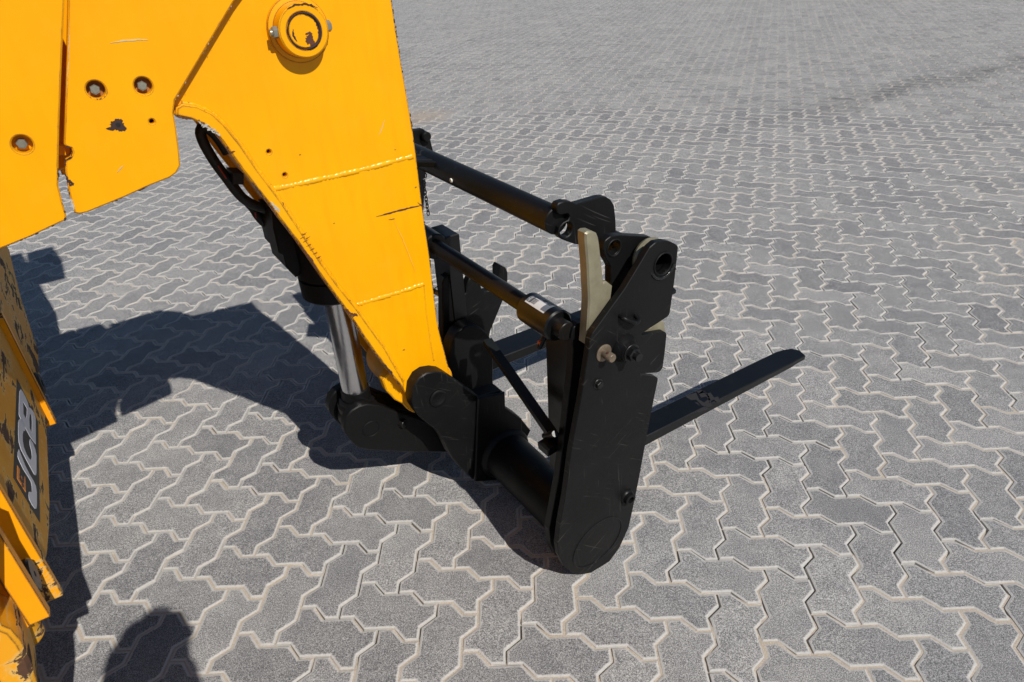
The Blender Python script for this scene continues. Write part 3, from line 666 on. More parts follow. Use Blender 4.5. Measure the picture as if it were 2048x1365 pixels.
edge_chips(nose_r, LN, RUSTD, nose_o, 0.46, 0.0008, 0.0026, 3, 0.0012)
edge_chips(nose_l, LN - 0.008, RUST, lip, 0.52, 0.0009, 0.0034, 4, 0.0016)
edge_chips(nose_l[:9], LN - 0.0082, RUSTD, lip, 0.62, 0.0009, 0.0032, 14, 0.0016)
edge_chips(lip_in[2:], LN - 0.008, RUST, lip, 0.24, 0.0005, 0.0014, 9, 0.002)
edge_chips(cover[4:17], LC, RUSTD, cov_o, 0.46, 0.0008, 0.0027, 5, 0.0012)
edge_chips(cover[17:], LC, PRIMER, cov_o, 0.2, 0.0006, 0.0018, 6, 0.001)
edge_chips(rear[3:12], LE, RUSTD, rear_o, 0.5, 0.0008, 0.003, 7, 0.0012)
for q0, k in ((bolts[0], 1), (bolts[1], 2), (rb, 3)):
    edge_chips([(q0[0] + 0.0155 * math.cos(t_), q0[1] + 0.0155 * math.sin(t_)) for t_ in [math.radians(v_) for v_ in range(200, 385, 12)]], LC if k < 3 else LE, RUST, cov_o if k < 3 else rear_o, 0.35, 0.0005, 0.0014, 20 + k, 0.001)
# tilt cylinder hanging inside the nose
cl = 0.62
rod0 = Vector((-0.381, cl, 0.40)); rod1 = Vector((-0.378, cl, 0.70)); ax = (rod1 - rod0).normalized()
cylo = lathe('tilt_cylinder', rod1 + ax * 0.0, rod1 + ax, [(0.0, 0.05), (0.0, 0.078), (0.006, 0.084), (0.055, 0.085), (0.056, 0.079), (0.06, 0.079), (0.061, 0.085), (0.42, 0.085), (0.42, 0.02)], CAST, None, 40)
lathe('cylinder_rod', rod0 - ax * 0.06, rod1, [(0, 0.036), (0.40, 0.036)], CHROME, cylo, 48)
lathe('rod_gland', rod1 - ax * 0.006, rod1 + ax, [(0, 0.044), (0.006, 0.048), (0.01, 0.05)], RUBBER, cylo, 36)
lathe('rod_collar', rod0 - ax * 0.065, rod1, [(0, 0.055), (0.02, 0.056), (0.024, 0.05), (0.034, 0.049), (0.036, 0.0405), (0.066, 0.0395), (0.0665, 0.0365)], CAST, cylo, 40)
for k, (ph, hh) in enumerate(((0.1, 0.012), (0.5, 0.02), (1.2, 0.012), (1.7, 0.018))):
    pass
guard = [(-0.4913,0.9468),(-0.4969,0.9085),(-0.4978,0.8486),(-0.4889,0.8396),(-0.4891,0.8065),(-0.4723,0.7757),(-0.4625,0.7796),(-0.4518,0.8049),(-0.4008,0.7256),(-0.3231,0.7011),(-0.3767,0.8428),(-0.4301,0.9467)]
plate('valve_block', guard, 0.60, 0.12, CAST, cylo, bev=0.004)
hose = [(-0.5395,0.67,1.079),(-0.5483,0.67,1.107),(-0.5595,0.67,1.129),(-0.5728,0.67,1.142),(-0.5825,0.67,1.133),(-0.5828,0.67,1.113),(-0.5773,0.67,1.087),(-0.5681,0.67,1.057),(-0.5544,0.67,1.022),(-0.543,0.67,0.9926),(-0.5288,0.67,0.9678),(-0.5081,0.67,0.9481),(-0.4846,0.67,0.9325),(-0.4606,0.67,0.9063)]
tube('hydraulic_hose', hose, 0.0115, RUBBER, cylo, 12)
hose2 = [(-0.5483,0.7,1.03),(-0.5376,0.7,0.9921),(-0.5247,0.7,0.9612),(-0.5105,0.7,0.933),(-0.5044,0.7,0.9138),(-0.4919,0.7,0.8902),(-0.4698,0.7,0.8687)]
tube('hydraulic_hose', hose2, 0.010, RUBBER, cylo, 12)
cl_ = [(-0.5366,0.67,1.026)][0]
V, Fc = box_geo(cl_, (0.011, 0, -0.003), (0, 0.03, 0), (0.003, 0, 0.012)); build('hose_clamp', V, Fc, RUBBER, cylo, 0)
V, Fc = tube_geo([(-0.5109,0.68,0.93),(-0.5132,0.68,0.9156)], 0.002, 6); build('cable_tie', V, Fc, REDP, cylo)
tube('cable_tie', [(-0.5686,0.655,1.06),(-0.5636,0.655,1.043),(-0.5588,0.655,1.028)], 0.0018, REDP, cylo, 6)

# front of the chassis, lower left
FF = -1.12
def ftop(l): return 0.95
front = [(1.017,0.3754),(0.7778,0.4005),(0.6018,0.4205),(0.4585,0.4471),(0.3442,0.4758)]
pan = [(1.09, 0.345)] + front + [(0.29, 0.50), (0.29, 0.93), (1.09, 0.93)]
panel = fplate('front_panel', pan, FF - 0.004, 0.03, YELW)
flg = bbox('panel_end_flange', (-1.150, 0.272, 0.425), (-1.117, 0.29, 0.98), YELB)
bar = bbox('stabiliser_bar', (-1.152, 0.150, 0.497), (-1.120, 0.172, 0.98), YELB)
pn = [(-1.125,0.5424)][0]
pin = lathe('stabiliser_pin', (pn[0] - 0.022, 0.222, pn[1]), (1, 0.222, pn[1]), [(0, 0.018), (0.006, 0.018), (0.006, 0.031), (0.018, 0.032), (0.022, 0.029), (0.022, 0.006), (0.020, 0.005)], BLACKBOLT, bar, 32)
V, Fc = box_geo((-1.19, 0.23, 0.72), (0.03, 0, 0), (0, 0.05, 0), (0, 0, 0.25)); build('stabiliser_housing', V, Fc, YELB, None, 0)
ff2 = bbox('panel_end_flange', (-1.150, 1.085, 0.33), (-1.110, 1.112, 0.98), YELB)
fp2 = [(2.068,0.5444),(1.787,0.4695),(1.648,0.3921),(1.588,0.3417),(1.404,0.3574),(1.348,0.3495),(1.216,0.3307)]
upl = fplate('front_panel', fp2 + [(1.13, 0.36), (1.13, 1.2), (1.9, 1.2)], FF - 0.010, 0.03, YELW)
rs = [(1.216,0.4028)][0]
lathe('rubber_stop', (-1.15, rs[0], rs[1]), (0, rs[0], rs[1]), [(0, 0.036), (0.03, 0.036), (0.036, 0.03), (0.036, 0.012), (0.03, 0.011)], RUBBER, upl, 28)
# decal with the maker's letters
DPZ = FF - 0.0038
def zz(pts, k=4.015, ox=0, oy=740): return pts
def dshape(name, q, lift, m, parent, hs=()):
    q = q if area(q) > 0 else q[::-1]; hs = [h if area(h) < 0 else h[::-1] for h in hs]
    V, Fc = plate_geo(q, DPZ + lift, -0.0006, lambda x, y, d: (d, x, y), hs, 0.0); return build(name, V, Fc, m, parent)
dec = dshape('decal_plate', [(0.9409,0.5716),(0.9278,0.4439),(0.4251,0.4988),(0.4184,0.6241)], 0.0004, DECALB, panel)
LJ = [(0.5739,0.5887),(0.5507,0.596),(0.5333,0.5978),(0.5266,0.5935),(0.5206,0.5715),(0.5259,0.5443),(0.5265,0.5316),(0.5122,0.5294),(0.4881,0.5321),(0.4683,0.5489),(0.4513,0.5518),(0.4398,0.5506),(0.4376,0.537),(0.442,0.5225),(0.4525,0.5145),(0.4722,0.5096),(0.5262,0.5029),(0.5461,0.5057),(0.551,0.5181),(0.5484,0.5376),(0.552,0.5594),(0.5642,0.5783)]
LC_ = [(0.7375,0.5697),(0.7171,0.578),(0.6948,0.583),(0.6387,0.5871),(0.6055,0.5864),(0.5899,0.5762),(0.5877,0.5465),(0.5872,0.5238),(0.5878,0.508),(0.5979,0.4988),(0.6144,0.4941),(0.7024,0.4833),(0.7247,0.487),(0.7344,0.4994),(0.7286,0.5155),(0.707,0.5212),(0.6921,0.5193),(0.6755,0.5128),(0.6536,0.5132),(0.6318,0.5196),(0.6185,0.531),(0.6166,0.5476),(0.6264,0.5604),(0.6478,0.5637),(0.6791,0.5611),(0.7057,0.5548),(0.7218,0.5445),(0.7517,0.5439),(0.7524,0.5562)]
LB = [(0.9165,0.552),(0.8873,0.5616),(0.7967,0.5714),(0.7483,0.5757),(0.7432,0.5727),(0.7402,0.5456),(0.7402,0.5143),(0.7576,0.4802),(0.9149,0.462),(0.9294,0.4712),(0.9183,0.491),(0.9015,0.5056),(0.9162,0.5094),(0.9242,0.5215),(0.9251,0.5365)]
HB1 = [(0.8674,0.5429),(0.871,0.5191),(0.8281,0.5247),(0.7952,0.5335),(0.7979,0.5468)]
HB2 = [(0.8759,0.5015),(0.8845,0.4893),(0.8488,0.491),(0.7811,0.4999),(0.7838,0.5125),(0.8306,0.5099)]
dshape('letter', LJ, 0.001, DECALG, dec); dshape('letter', LC_, 0.001, DECALG, dec); dshape('letter', LB, 0.001, DECALG, dec, (HB1, HB2))
SQ = [(0.4908,0.6027),(0.5003,0.5641),(0.4433,0.5663),(0.4364,0.6077)]
sq = dshape('orange_square', SQ, 0.001, ORANGE, dec)
def mini(pts):
    a, b = DEC_C; return [(SQC[0] + (x - a) * 0.13, SQC[1] + (y - b) * 0.20) for x, y in pts]
al = LJ + LC_ + LB; DEC_C = (sum(p[0] for p in al) / len(al), sum(p[1] for p in al) / len(al)); SQC = (sum(p[0] for p in SQ) / 4, sum(p[1] for p in SQ) / 4)
for s_ in (LJ, LC_, LB): dshape('small_letter', mini(s_), 0.0016, DECALB, sq)
# worn leg at the bottom left; unseen top added to shade the tubes
plate('stabiliser_leg', [(-1.202,0.8789),(-1.115,0.7279),(-1.17,0.5765),(-1.169,0.5628),(-1.162,0.5478),(-1.16,0.5152),(-1.164,0.469),(-1.173,0.4145),(-1.208,0.2822),(-1.38,0.4633)], 0.10, 0.10, YELX, bev=0.006)
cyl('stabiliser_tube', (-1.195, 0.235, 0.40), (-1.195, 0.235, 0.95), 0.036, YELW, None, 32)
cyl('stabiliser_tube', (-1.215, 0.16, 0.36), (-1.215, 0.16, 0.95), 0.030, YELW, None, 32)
# chassis body and cab standing outside the picture; they throw the shadows at the left
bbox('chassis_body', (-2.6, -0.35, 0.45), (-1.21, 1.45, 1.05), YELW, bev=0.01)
cab = bbox('cab', (-2.3, 1.15, 0.9), (-1.02, 1.75, 1.93), BLK, bev=0.02)
bbox('work_light', (-1.0, 1.45, 1.60), (-0.865, 1.75, 1.93), BLK, cab, bev=0.035)

# ------------------------------------------------------------------ the fork carriage
CUR = Thing('fork_carriage', 'black steel fork carriage tipped forward on the paving below the yellow boom nose', 'fork carriage', (0.0, 0.6, 0.0))
op_ = [(0.1942,0.8678),(0.1859,0.8759),(0.1702,0.8861),(0.1522,0.8934),(0.1261,0.8972),(0.1097,0.8906),(0.0442,0.8151),(-0.0424,0.7375),(-0.0491,0.7252),(-0.0516,0.7014),(-0.0732,0.5803),(-0.1007,0.4522),(-0.1197,0.3246),(-0.1376,0.2369),(-0.1466,0.174),(-0.1428,0.1325),(-0.128,0.0842),(-0.1012,0.0393),(-0.0683,0.0105),(-0.0257,-0.0096),(0.0211,-0.0066),(0.0605,0.0293),(0.09,0.0864),(0.1039,0.1605),(0.1193,0.2567),(0.1423,0.4233),(0.1615,0.5385),(0.1529,0.5465),(0.1022,0.5719),(0.1019,0.5762),(0.1619,0.5541),(0.1742,0.5619),(0.178,0.6122),(0.179,0.6553),(0.172,0.6632),(0.1003,0.6793),(0.0985,0.6839),(0.1781,0.7005),(0.1838,0.7063),(0.1913,0.7897)]
hole = [(0.1508,0.8406)][0]
op = rnd(op_, 0.014)
ep = plate('end_plate', op, 0.0, 0.017, BLKS, bev=0.0015, holes=[circ(hole, 0.024, 28)])
# hole collar, with its weld
V, Fc = [], []
lathe_geo((hole[0], 0.10, hole[1]), (hole[0], 0, hole[1]), [(0.0, 0.024), (0.0, 0.037), (0.081, 0.037), (0.081, 0.024)], 28, V, Fc)
V2, F2 = [], []
for ring, (d, r) in enumerate(((0.017, 0.036), (0.06, 0.036), (0.06, 0.0235), (0.017, 0.0235))):
    V2 += [(hole[0] + r * math.cos(2 * math.pi * k / 28), d, hole[1] + r * math.sin(2 * math.pi * k / 28)) for k in range(28)]
for a, b in ((0, 1), (1, 2), (2, 3)):
    for k in range(28): F2.append((a * 28 + k, a * 28 + (k + 1) % 28, b * 28 + (k + 1) % 28, b * 28 + k))
build('hole_collar', V2, F2, BLK, ep)
V, Fc = tube_geo([(hole[0] + 0.037 * math.cos(2 * math.pi * k / 32), 0.044, hole[1] + 0.037 * math.sin(2 * math.pi * k / 32)) for k in range(32)], 0.009, 8, closed=True)
build('collar_weld', V, Fc, ZINC, ep)
bead('weld_bead', [(hole[0] + 0.0335 * math.cos(a), -0.0005, hole[1] + 0.0335 * math.sin(a)) for a in [math.radians(q) for q in range(205, 352, 7)]], 0.0038, black_paint('weld_black', 0.008, 0.2, 0.2, spec=0.5), ep, 4, 0.008)
V, Fc = tube_geo([(hole[0] + 0.0255 * math.cos(2 * math.pi * k / 28), -0.0005, hole[1] + 0.0255 * math.sin(2 * math.pi * k / 28)) for k in range(28)], 0.0022, 6, closed=True)
build('hole_rim', V, Fc, BLK, ep)
bcen = (-0.0185, 0.1)
V, Fc = tube_geo([(bcen[0] + 0.079 * math.cos(2 * math.pi * k / 64) + 0.012 * math.sin(2 * math.pi * k / 64), 0.0002, bcen[1] + 0.070 * math.sin(2 * math.pi * k / 64)) for k in range(64)], 0.0022, 6, closed=True)
build('tube_weld_ring', V, Fc, BLK, ep)
er = [(0.0757,0.207)][0]
lathe('threaded_boss', (er[0], 0.001, er[1]), (er[0], -1, er[1]), [(0, 0.0215), (0.005, 0.0205), (0.008, 0.017), (0.018, 0.016), (0.019, 0.0145), (0.019, 0.0095), (0.004, 0.0088)], BLK, ep, 28)
nz_ = [(0.0509,0.6616)][0]
big = lathe('stud_boss', (nz_[0] - 0.004, 0.001, nz_[1] + 0.006), (nz_[0] - 0.004, -1, nz_[1] + 0.006), [(0, 0.034), (0.006, 0.033), (0.016, 0.026), (0.024, 0.0235), (0.025, 0.014)], BLK, ep, 32)
hexbolt('stud_nut', (nz_[0] - 0.004, -0.024, nz_[1] + 0.006), (0, -1, 0), 0.0165, 0.013, BLACKBOLT, ep, washer=0.021, stud=0.010)
zp = [(-0.0112,0.6781)][0]
lathe('zinc_pin', (zp[0], 0.001, zp[1]), (zp[0], -1, zp[1]), [(0, 0.0205), (0.003, 0.0205), (0.004, 0.019), (0.004, 0.0105), (0.030, 0.0102), (0.032, 0.0085)], ZINCR, ep, 28, label='zinc pin with a cross hole and orange rust')
cyl('pin_hole', (zp[0] - 0.0035, -0.018, zp[1] + 0.009), (zp[0] - 0.0045, -0.018, zp[1] + 0.0108), 0.0032, RUST, ep, 12, 0.0003)
bp = [(-0.0254,0.6025)][0]
hexbolt('plate_bolt', (bp[0], 0.001, bp[1]), (0, -1, 0), 0.0095, 0.008, BLACKBOLT, ep, washer=0.0125)
sk = [(0.0328,0.7543),(0.046,0.7422),(0.0621,0.734),(0.0751,0.7331),(0.0776,0.741)]
tube('lashing_eye', [(sk[0][0], 0.002, sk[0][1]), (sk[0][0] + 0.002, -0.012, sk[0][1] - 0.003), (sk[1][0] + 0.002, -0.017, sk[1][1]), (sk[2][0], -0.017, sk[2][1]), (sk[3][0], -0.012, sk[3][1] + 0.001), (sk[4][0], 0.002, sk[4][1])], 0.0056, BLK, ep, 12)
# second plate behind it
IL = 0.060
ip_ = [(-0.1287,0.1634),(-0.1256,0.1071),(-0.1123,0.061),(-0.0718,0.0047),(0.0061,-0.0182),(0.0674,0.0402),(0.0996,0.1523),(0.1404,0.4031),(0.1703,0.5999),(0.2031,0.7632),(0.2096,0.8362),(0.1952,0.8632),(0.167,0.8793),(0.0795,0.9066),(0.0546,0.9112),(0.0384,0.9055),(0.0333,0.89),(0.0407,0.8673),(0.0567,0.8392),(0.0577,0.8029),(0.046,0.7638),(-0.0003,0.7297),(-0.017,0.7294),(-0.0337,0.7316),(-0.0461,0.7261),(-0.0517,0.708),(-0.0479,0.6705),(-0.0511,0.6188),(-0.0716,0.4726),(-0.0954,0.3141)]
ip = rnd(ip_, 0.012); le = [(0.0637,0.8825)][0]
inn = plate('inner_plate', ip, IL, 0.022, BLK, bev=0.0015, holes=[circ(le, 0.0165, 24)])
V, Fc = tube_geo([(le[0] + 0.0185 * math.cos(2 * math.pi * k / 28), IL - 0.0003, le[1] + 0.0185 * math.sin(2 * math.pi * k / 28)) for k in range(28)], 0.002, 6, closed=True)
build('hole_rim', V, Fc, BLK, inn)
# locking lever between the two plates
lv = [(-0.0452,0.9561),(-0.0389,0.9586),(-0.0264,0.9562),(-0.0161,0.9492),(-0.0108,0.9372),(-0.008,0.9235),(0.0012,0.8587),(0.0044,0.8348),(0.0111,0.835),(0.0294,0.8175),(0.0261,0.7889),(0.0059,0.7668),(-0.0198,0.7392),(-0.0275,0.6945),(-0.0428,0.7004),(-0.0377,0.7602),(-0.0353,0.807),(-0.0398,0.888),(-0.0451,0.9413)]
plate('locking_lever', lv, 0.021, 0.028, ZINC, bev=0.0035, label='grey-green zinc-plated locking lever standing between the plates')
plate('locking_pawl', [(0.0914,0.6728),(0.1445,0.6757),(0.1782,0.6834),(0.1919,0.6705),(0.1978,0.6386),(0.1478,0.6273),(0.1004,0.6455)], 0.021, 0.028, ZINC, bev=0.003)
# cross tubes
TA = [(-0.0153,0.9349)][0]
cyl('top_tube', (TA[0], 0.155, TA[1]), (TA[0], 1.16, TA[1]), 0.0303, BLK, None, 40, 0.002)
hk = [(-0.0251,0.9745),(-0.0198,0.9797),(-0.0042,0.9802),(0.0129,0.975),(0.0262,0.9663),(0.0906,0.9663),(0.1075,0.9634),(0.122,0.9531),(0.1325,0.9368),(0.1381,0.9026),(0.1408,0.8659),(0.1147,0.8487),(0.0638,0.8607),(0.0217,0.8761),(-0.0122,0.896),(-0.024,0.9084),(-0.0196,0.9254),(-0.0075,0.9335),(0.0045,0.936),(0.0086,0.9428),(0.0034,0.9508),(-0.0178,0.9529),(-0.0241,0.96)]
hc = [(-0.0011,0.9159)][0]
hook = plate('hook_plate', hk, 0.14, 0.022, BLKS, bev=0.002, holes=[circ(hc, 0.0165, 24)])
SB = [(0.1279,0.8499)][0]
cyl('stub_tube', (SB[0], IL + 0.018, SB[1]), (SB[0], 0.142, SB[1]), 0.029, BLK, hook, 36)
fk = [(0.0949,0.9362),(0.1411,0.9341),(0.1603,0.9146),(0.1703,0.8475),(0.1849,0.7822),(0.0762,0.8058)]
fh = plate('hook_plate', fk, 1.08, 0.022, BLK, bev=0.002, rr=0.008)
q = [(0.1417,0.9117)][0]
lathe('hook_stud', (q[0], 1.081, q[1]), (q[0], 0, q[1]), [(0, 0.0165), (0.02, 0.016), (0.024, 0.012)], BLK, fh, 20)
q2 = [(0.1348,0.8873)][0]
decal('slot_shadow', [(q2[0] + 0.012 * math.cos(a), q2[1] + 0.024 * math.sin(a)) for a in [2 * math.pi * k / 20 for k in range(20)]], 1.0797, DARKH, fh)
ZB = 0.9569
brack = slab('slotted_bracket', [(-0.074,0.8271),(-0.003,0.7585),(-0.0223,0.6373),(-0.1199,0.7299)], ZB - 0.013, 0.013, BLK, bev=0.0015)
tube('bracket_slot', [(p[0], p[1], ZB - 0.0005) for p in [(-0.0541,0.755),(-0.0399,0.735)]], 0.0028, DARKH, brack, 6, 0)
tube('bracket_slot', [(p[0], p[1], ZB - 0.0005) for p in [(-0.0755,0.7122),(-0.0374,0.676)]], 0.0028, DARKH, brack, 6, 0)
# safety chain under the bracket
ch = [(0.0133,0.84,0.8797),(0.0198,0.84,0.8664),(0.0153,0.84,0.8569),(0.0035,0.84,0.855),(0.0083,0.84,0.8419),(0.0087,0.84,0.8327),(0.01,0.84,0.8172),(0.0113,0.84,0.8015),(0.011,0.84,0.7861),(0.0106,0.84,0.7705),(0.0103,0.84,0.7549)]
V, Fc = tube_geo(smooth_path([ch[0], ch[1], ch[2], ch[3]], 5), 0.0016, 6)
chain = build('safety_chain', V, Fc, BLACKBOLT)
V, Fc = tube_geo([(ch[4][0] + 0.006 * math.cos(a), ch[4][1], ch[4][2] + 0.006 * math.sin(a) + 0.003) for a in [2 * math.pi * k / 12 for k in range(12)]], 0.0014, 5, closed=True)
build('ring', V, Fc, BLACKBOLT, chain)
linkmesh = None
for k in range(9):
    s_ = k / 8; p = Vector(ch[4]).lerp(Vector(ch[-1]), s_) + Vector((0, 0, -0.004))
    tw = (k % 2) * 1.4 + 0.2; dx = Vector((math.cos(tw), math.sin(tw), 0))
    V, Fc = tube_geo([tuple(p + dx * 0.0048 * math.cos(a) + Vector((0, 0, 1)) * 0.0085 * math.sin(a)) for a in [2 * math.pi * j / 10 for j in range(10)]], 0.0015, 5, closed=True)
    build('chain_link', V, Fc, BLACKBOLT, chain)
q = [(-0.1748,0.245,1.023)][0]
wd = [(0.0203,0.6,0.8862)][0]
def on_tube(axis, l, r, up):
    "point on a cross tube seen from the photographer's side, up in -1..1 across its visible width"
    c = Vector((axis[0], l, axis[1])); v = Vector((-0.84, -0.96, 1.48)) - c; v.y = 0; v.normalize(); n_ = Vector((-v.z, 0, v.x))
    if n_.z < 0: n_ = -n_
    d = v * math.sqrt(1 - up * up) + n_ * up; return c + d * r, d
p_, d_n = on_tube(TA, 0.56, 0.0295, -0.62)
cyl('grease_nipple', p_, p_ + d_n * 0.0045, 0.0058, WHITEP, None, 14, 0.001)
SA = (-0.0575, 0.7165)
cyl('fork_shaft', (SA[0], 0.068, SA[1]), (SA[0], 1.2, SA[1]), 0.0215, SHAFT, None, 32)
BT = (-0.0185, 0.0995)
lathe('bottom_tube', (BT[0], 0.07, BT[1]), (BT[0], 1, BT[1]), [(0, 0.072), (0.355, 0.073), (0.36, 0.080), (0.368, 0.086), (0.385, 0.087), (0.39, 0.07)], CAST, None, 48)
# far half of the carriage, mostly hidden behind the boom
plate('inner_plate', ip, 1.22, 0.02, BLK)
cyl('bottom_tube', (BT[0], 0.82, BT[1]), (BT[0], 1.22, BT[1]), 0.069, CAST, None, 40)
plate('end_plate', op, 1.265, 0.017, BLK)
# bracket and strut near the inner plate
V, Fc = box_geo([(-0.0834,0.1,0.3948)][0], (0.028, 0, 0.004), (0, 0.02, 0), (-0.001, 0, 0.010)); build('strut_bracket', V, Fc, BLK, None, 0)
a, b = Vector([(-0.079,0.105,0.4204)][0]), Vector([(-0.0306,0.47,0.4907)][0])
d = (b - a); u, v = frame_of(d)
V, Fc = box_geo((a + b) / 2, d / 2, u * 0.0125, v * 0.0085)
st = build('link_strut', V, Fc, black_paint('strut_paint', 0.012, 0.35, 0.8, (0.85, 1.0, 0.95)), None, 0)
cyl('strut_pin', [(-0.0756,0.14,0.3899)][0], [(-0.0953,0.07,0.4509)][0], 0.009, BLACKBOLT, st, 16)
# pivot arm casting
arm = [(-0.2859,0.4151),(-0.2766,0.45),(-0.2573,0.4721),(-0.2343,0.4784),(-0.208,0.4723),(-0.1867,0.4603),(-0.1716,0.4442),(-0.0935,0.3465),(-0.086,0.3379),(-0.0137,0.3291),(-0.0041,0.3178),(-0.0059,0.268),(0.0153,0.2398),(0.0492,0.1996),(0.0868,0.1292),(0.0418,0.0654),(-0.0102,-0.0102),(-0.1319,0.0465),(-0.1674,0.1096),(-0.1928,0.1711),(-0.2076,0.2289),(-0.227,0.2817),(-0.2724,0.3504),(-0.2843,0.3846)]
ar = plate('pivot_arm', arm, 0.45, 0.046, BLKS, bev=0.003)
lathe('pivot_pin', (-0.211, 0.452, 0.388), (-0.211, 0, 0.388), [(0, 0.026), (0.006, 0.026), (0.008, 0.023), (0.008, 0.018), (0.0065, 0.016)], CAST, ar, 32)
plate('arm_block', [(-0.094,0.3415),(-0.0039,0.3213),(-0.0059,0.268),(0.0492,0.1996),(0.0418,0.0654),(-0.0103,-0.0122),(-0.1319,0.0465),(-0.1129,0.1927)], 0.438, 0.011, BLK, ar, bev=0.003)
plate('pivot_arm', arm, 0.755, 0.046, BLK, bev=0.003)
# tilt link carrying the rod eye
lk = [(-0.4519,0.3412),(-0.4413,0.3668),(-0.4227,0.3818),(-0.4002,0.3866),(-0.376,0.3824),(-0.3423,0.3619),(-0.316,0.3361),(-0.2467,0.2718),(-0.2032,0.229),(-0.1451,0.1432),(-0.1504,0.0963),(-0.2862,0.1662),(-0.3949,0.2295),(-0.4267,0.2549),(-0.4437,0.2919),(-0.4528,0.3209)]
link = plate('tilt_link', lk, 0.55, 0.028, CAST, bev=0.003)
lp_ = [(-0.3799,0.2995)][0]
V, Fc = tube_geo([(lp_[0] + 0.024 * math.cos(2 * math.pi * k / 32), 0.5497, lp_[1] + 0.024 * math.sin(2 * math.pi * k / 32)) for k in range(32)], 0.0016, 6, closed=True)
build('link_pin_ring', V, Fc, CAST, link)
plate('tilt_link', lk, 0.665, 0.03, CAST, bev=0.003)
cyl('rod_eye', (lp_[0], 0.579, lp_[1]), (lp_[0], 0.664, lp_[1]), 0.056, CAST, link, 36, 0.004)
plate('link_web', [(-0.3357,0.3472),(-0.2215,0.2624),(-0.075,0.1942),(-0.0895,0.0514),(-0.2788,0.1489),(-0.3102,0.2123)], 0.58, 0.08, CAST, link, bev=0.003)
cyl('link_bolt', [(-0.2941,0.56,0.2753)][0], tuple(Vector([(-0.2941,0.56,0.2753)][0]) + Vector((0.01, -0.02, 0.0))), 0.012, BLACKBOLT, link, 12)
# round-headed stop and forked hooks behind the pivot
plate('stop_arm', [(-0.1083,0.2676),(-0.0945,0.3888),(-0.0791,0.4351),(-0.0573,0.4646),(-0.0288,0.4779),(-0.0033,0.4755),(0.0243,0.4551),(0.0466,0.426),(0.0583,0.3932),(0.0611,0.3596),(0.0471,0.1794)], 0.60, 0.05, BLKS, bev=0.004)
hf = [(-0.0725,0.376),(-0.0463,0.5966),(-0.038,0.6102),(-0.0208,0.6145),(-0.0049,0.6063),(0.0049,0.5869),(0.006,0.565),(0.0111,0.5483),(0.0202,0.5352),(0.0293,0.539),(0.0336,0.5645),(0.044,0.5812),(0.06,0.5845),(0.0748,0.5732),(0.0803,0.5563),(0.0822,0.537),(0.0917,0.522),(0.1078,0.5201),(0.1305,0.53),(0.1469,0.5523),(0.1524,0.5778),(0.1603,0.5871),(0.1744,0.5778),(0.1806,0.5606),(0.1787,0.5319),(0.1556,0.4675),(0.1017,0.3758),(0.0853,0.3146)]
plate('forked_hook', hf, 0.68, 0.03, BLK, bev=0.003)
plate('forked_hook', [(0.2102,0.4875),(0.2127,0.5228),(0.2212,0.5328),(0.2361,0.5229),(0.2427,0.5046),(0.2407,0.4742),(0.2162,0.4059),(0.1589,0.3086),(0.1187,0.3235)], 0.80, 0.03, BLK, bev=0.003)

cyl('spacer_bar', [(-0.058,0.74,0.5538)][0], [(-0.0399,0.7,0.5437)][0], 0.008, ZINC, None, 16)
tube('spring_clip', [(-0.0587,0.72,0.5519),(-0.0536,0.72,0.5653),(-0.0433,0.72,0.5669),(-0.0361,0.72,0.5562),(-0.0395,0.72,0.5422)], 0.0015, BLACKBOLT, None, 6)
# ------------------------------------------------------------------ the two forks
def fork(l0, label, top_px=None):
    global CUR
    zb_ = 0.222 if l0 < 0.4 else 0.232
    CUR = Thing('pallet_fork', label, 'fork', (0.45, l0 + 0.05, zb_), 'forks hanging on the carriage shaft')
    wdt, th_, bw = 0.10, 0.040, 0.0735 if l0 < 0.4 else 0.10
    V, Fc = [], []
    # blade: constant to near the tip, then rounded in plan and thinned from below
    tip = [(0.8775,0.0777),(0.9249,0.1),(0.9366,0.1331),(0.9258,0.1573),(0.8972,0.1682)]
    if l0 > 0.4: tip = [(x, y + l0 - 0.1) for x, y in tip]
    ol = rnd([(-0.02, l0), (tip[0][0] - 0.02, l0)] + [(x, min(max(y, l0 + 0.002), l0 + bw)) for x, y in tip] + [(tip[-1][0] - 0.03, l0 + bw), (0.12, l0 + bw), (0.02, l0 + wdt), (-0.02, l0 + wdt)], 0.006)
    def zlow(x): return zb_ + max(0, (x - 0.45)) / 0.52 * 0.026
    ins = inset(ol if area(ol) > 0 else ol[::-1], 0.0025); ol = ol if area(ol) > 0 else ol[::-1]; n_ = len(ol)
    rings = [[(x, y, zlow(x)) for x, y in ins], [(x, y, zlow(x) + 0.0025) for x, y in ol], [(x, y, zb_ + th_ - 0.002) for x, y in ol], [(x, y, zb_ + th_) for x, y in ins]]
    for r_ in rings: V += [(x, y, z - 0.016 * (x - 0.2)) for x, y, z in r_]
    for k in range(3):
        for i in range(n_): j = (i + 1) % n_; Fc.append((k * n_ + i, k * n_ + j, (k + 1) * n_ + j, (k + 1) * n_ + i))
    Fc.append(tuple(range(n_))[::-1]); Fc.append(tuple(3 * n_ + i for i in range(n_)))
    bl = build('blade', V, Fc, FORKM, None, smooth=25)
    zt = 0.735 if l0 > 0.4 else 0.70
    bbox('shank', (-0.022, l0 + 0.001, zb_ - 0.001), (0.02, l0 + wdt - 0.001, zt), FORKM, None, bev=0.003)
    heel = []
    co = lathe('collar', (SA[0], l0 - 0.002, SA[1]), (SA[0], 2, SA[1]), [(0, 0.0218), (0.0, 0.034), (0.004, 0.0375), (wdt + 0.012, 0.0375), (wdt + 0.016, 0.034), (wdt + 0.016, 0.0218)], FORKM, None, 40)
    return bl, co
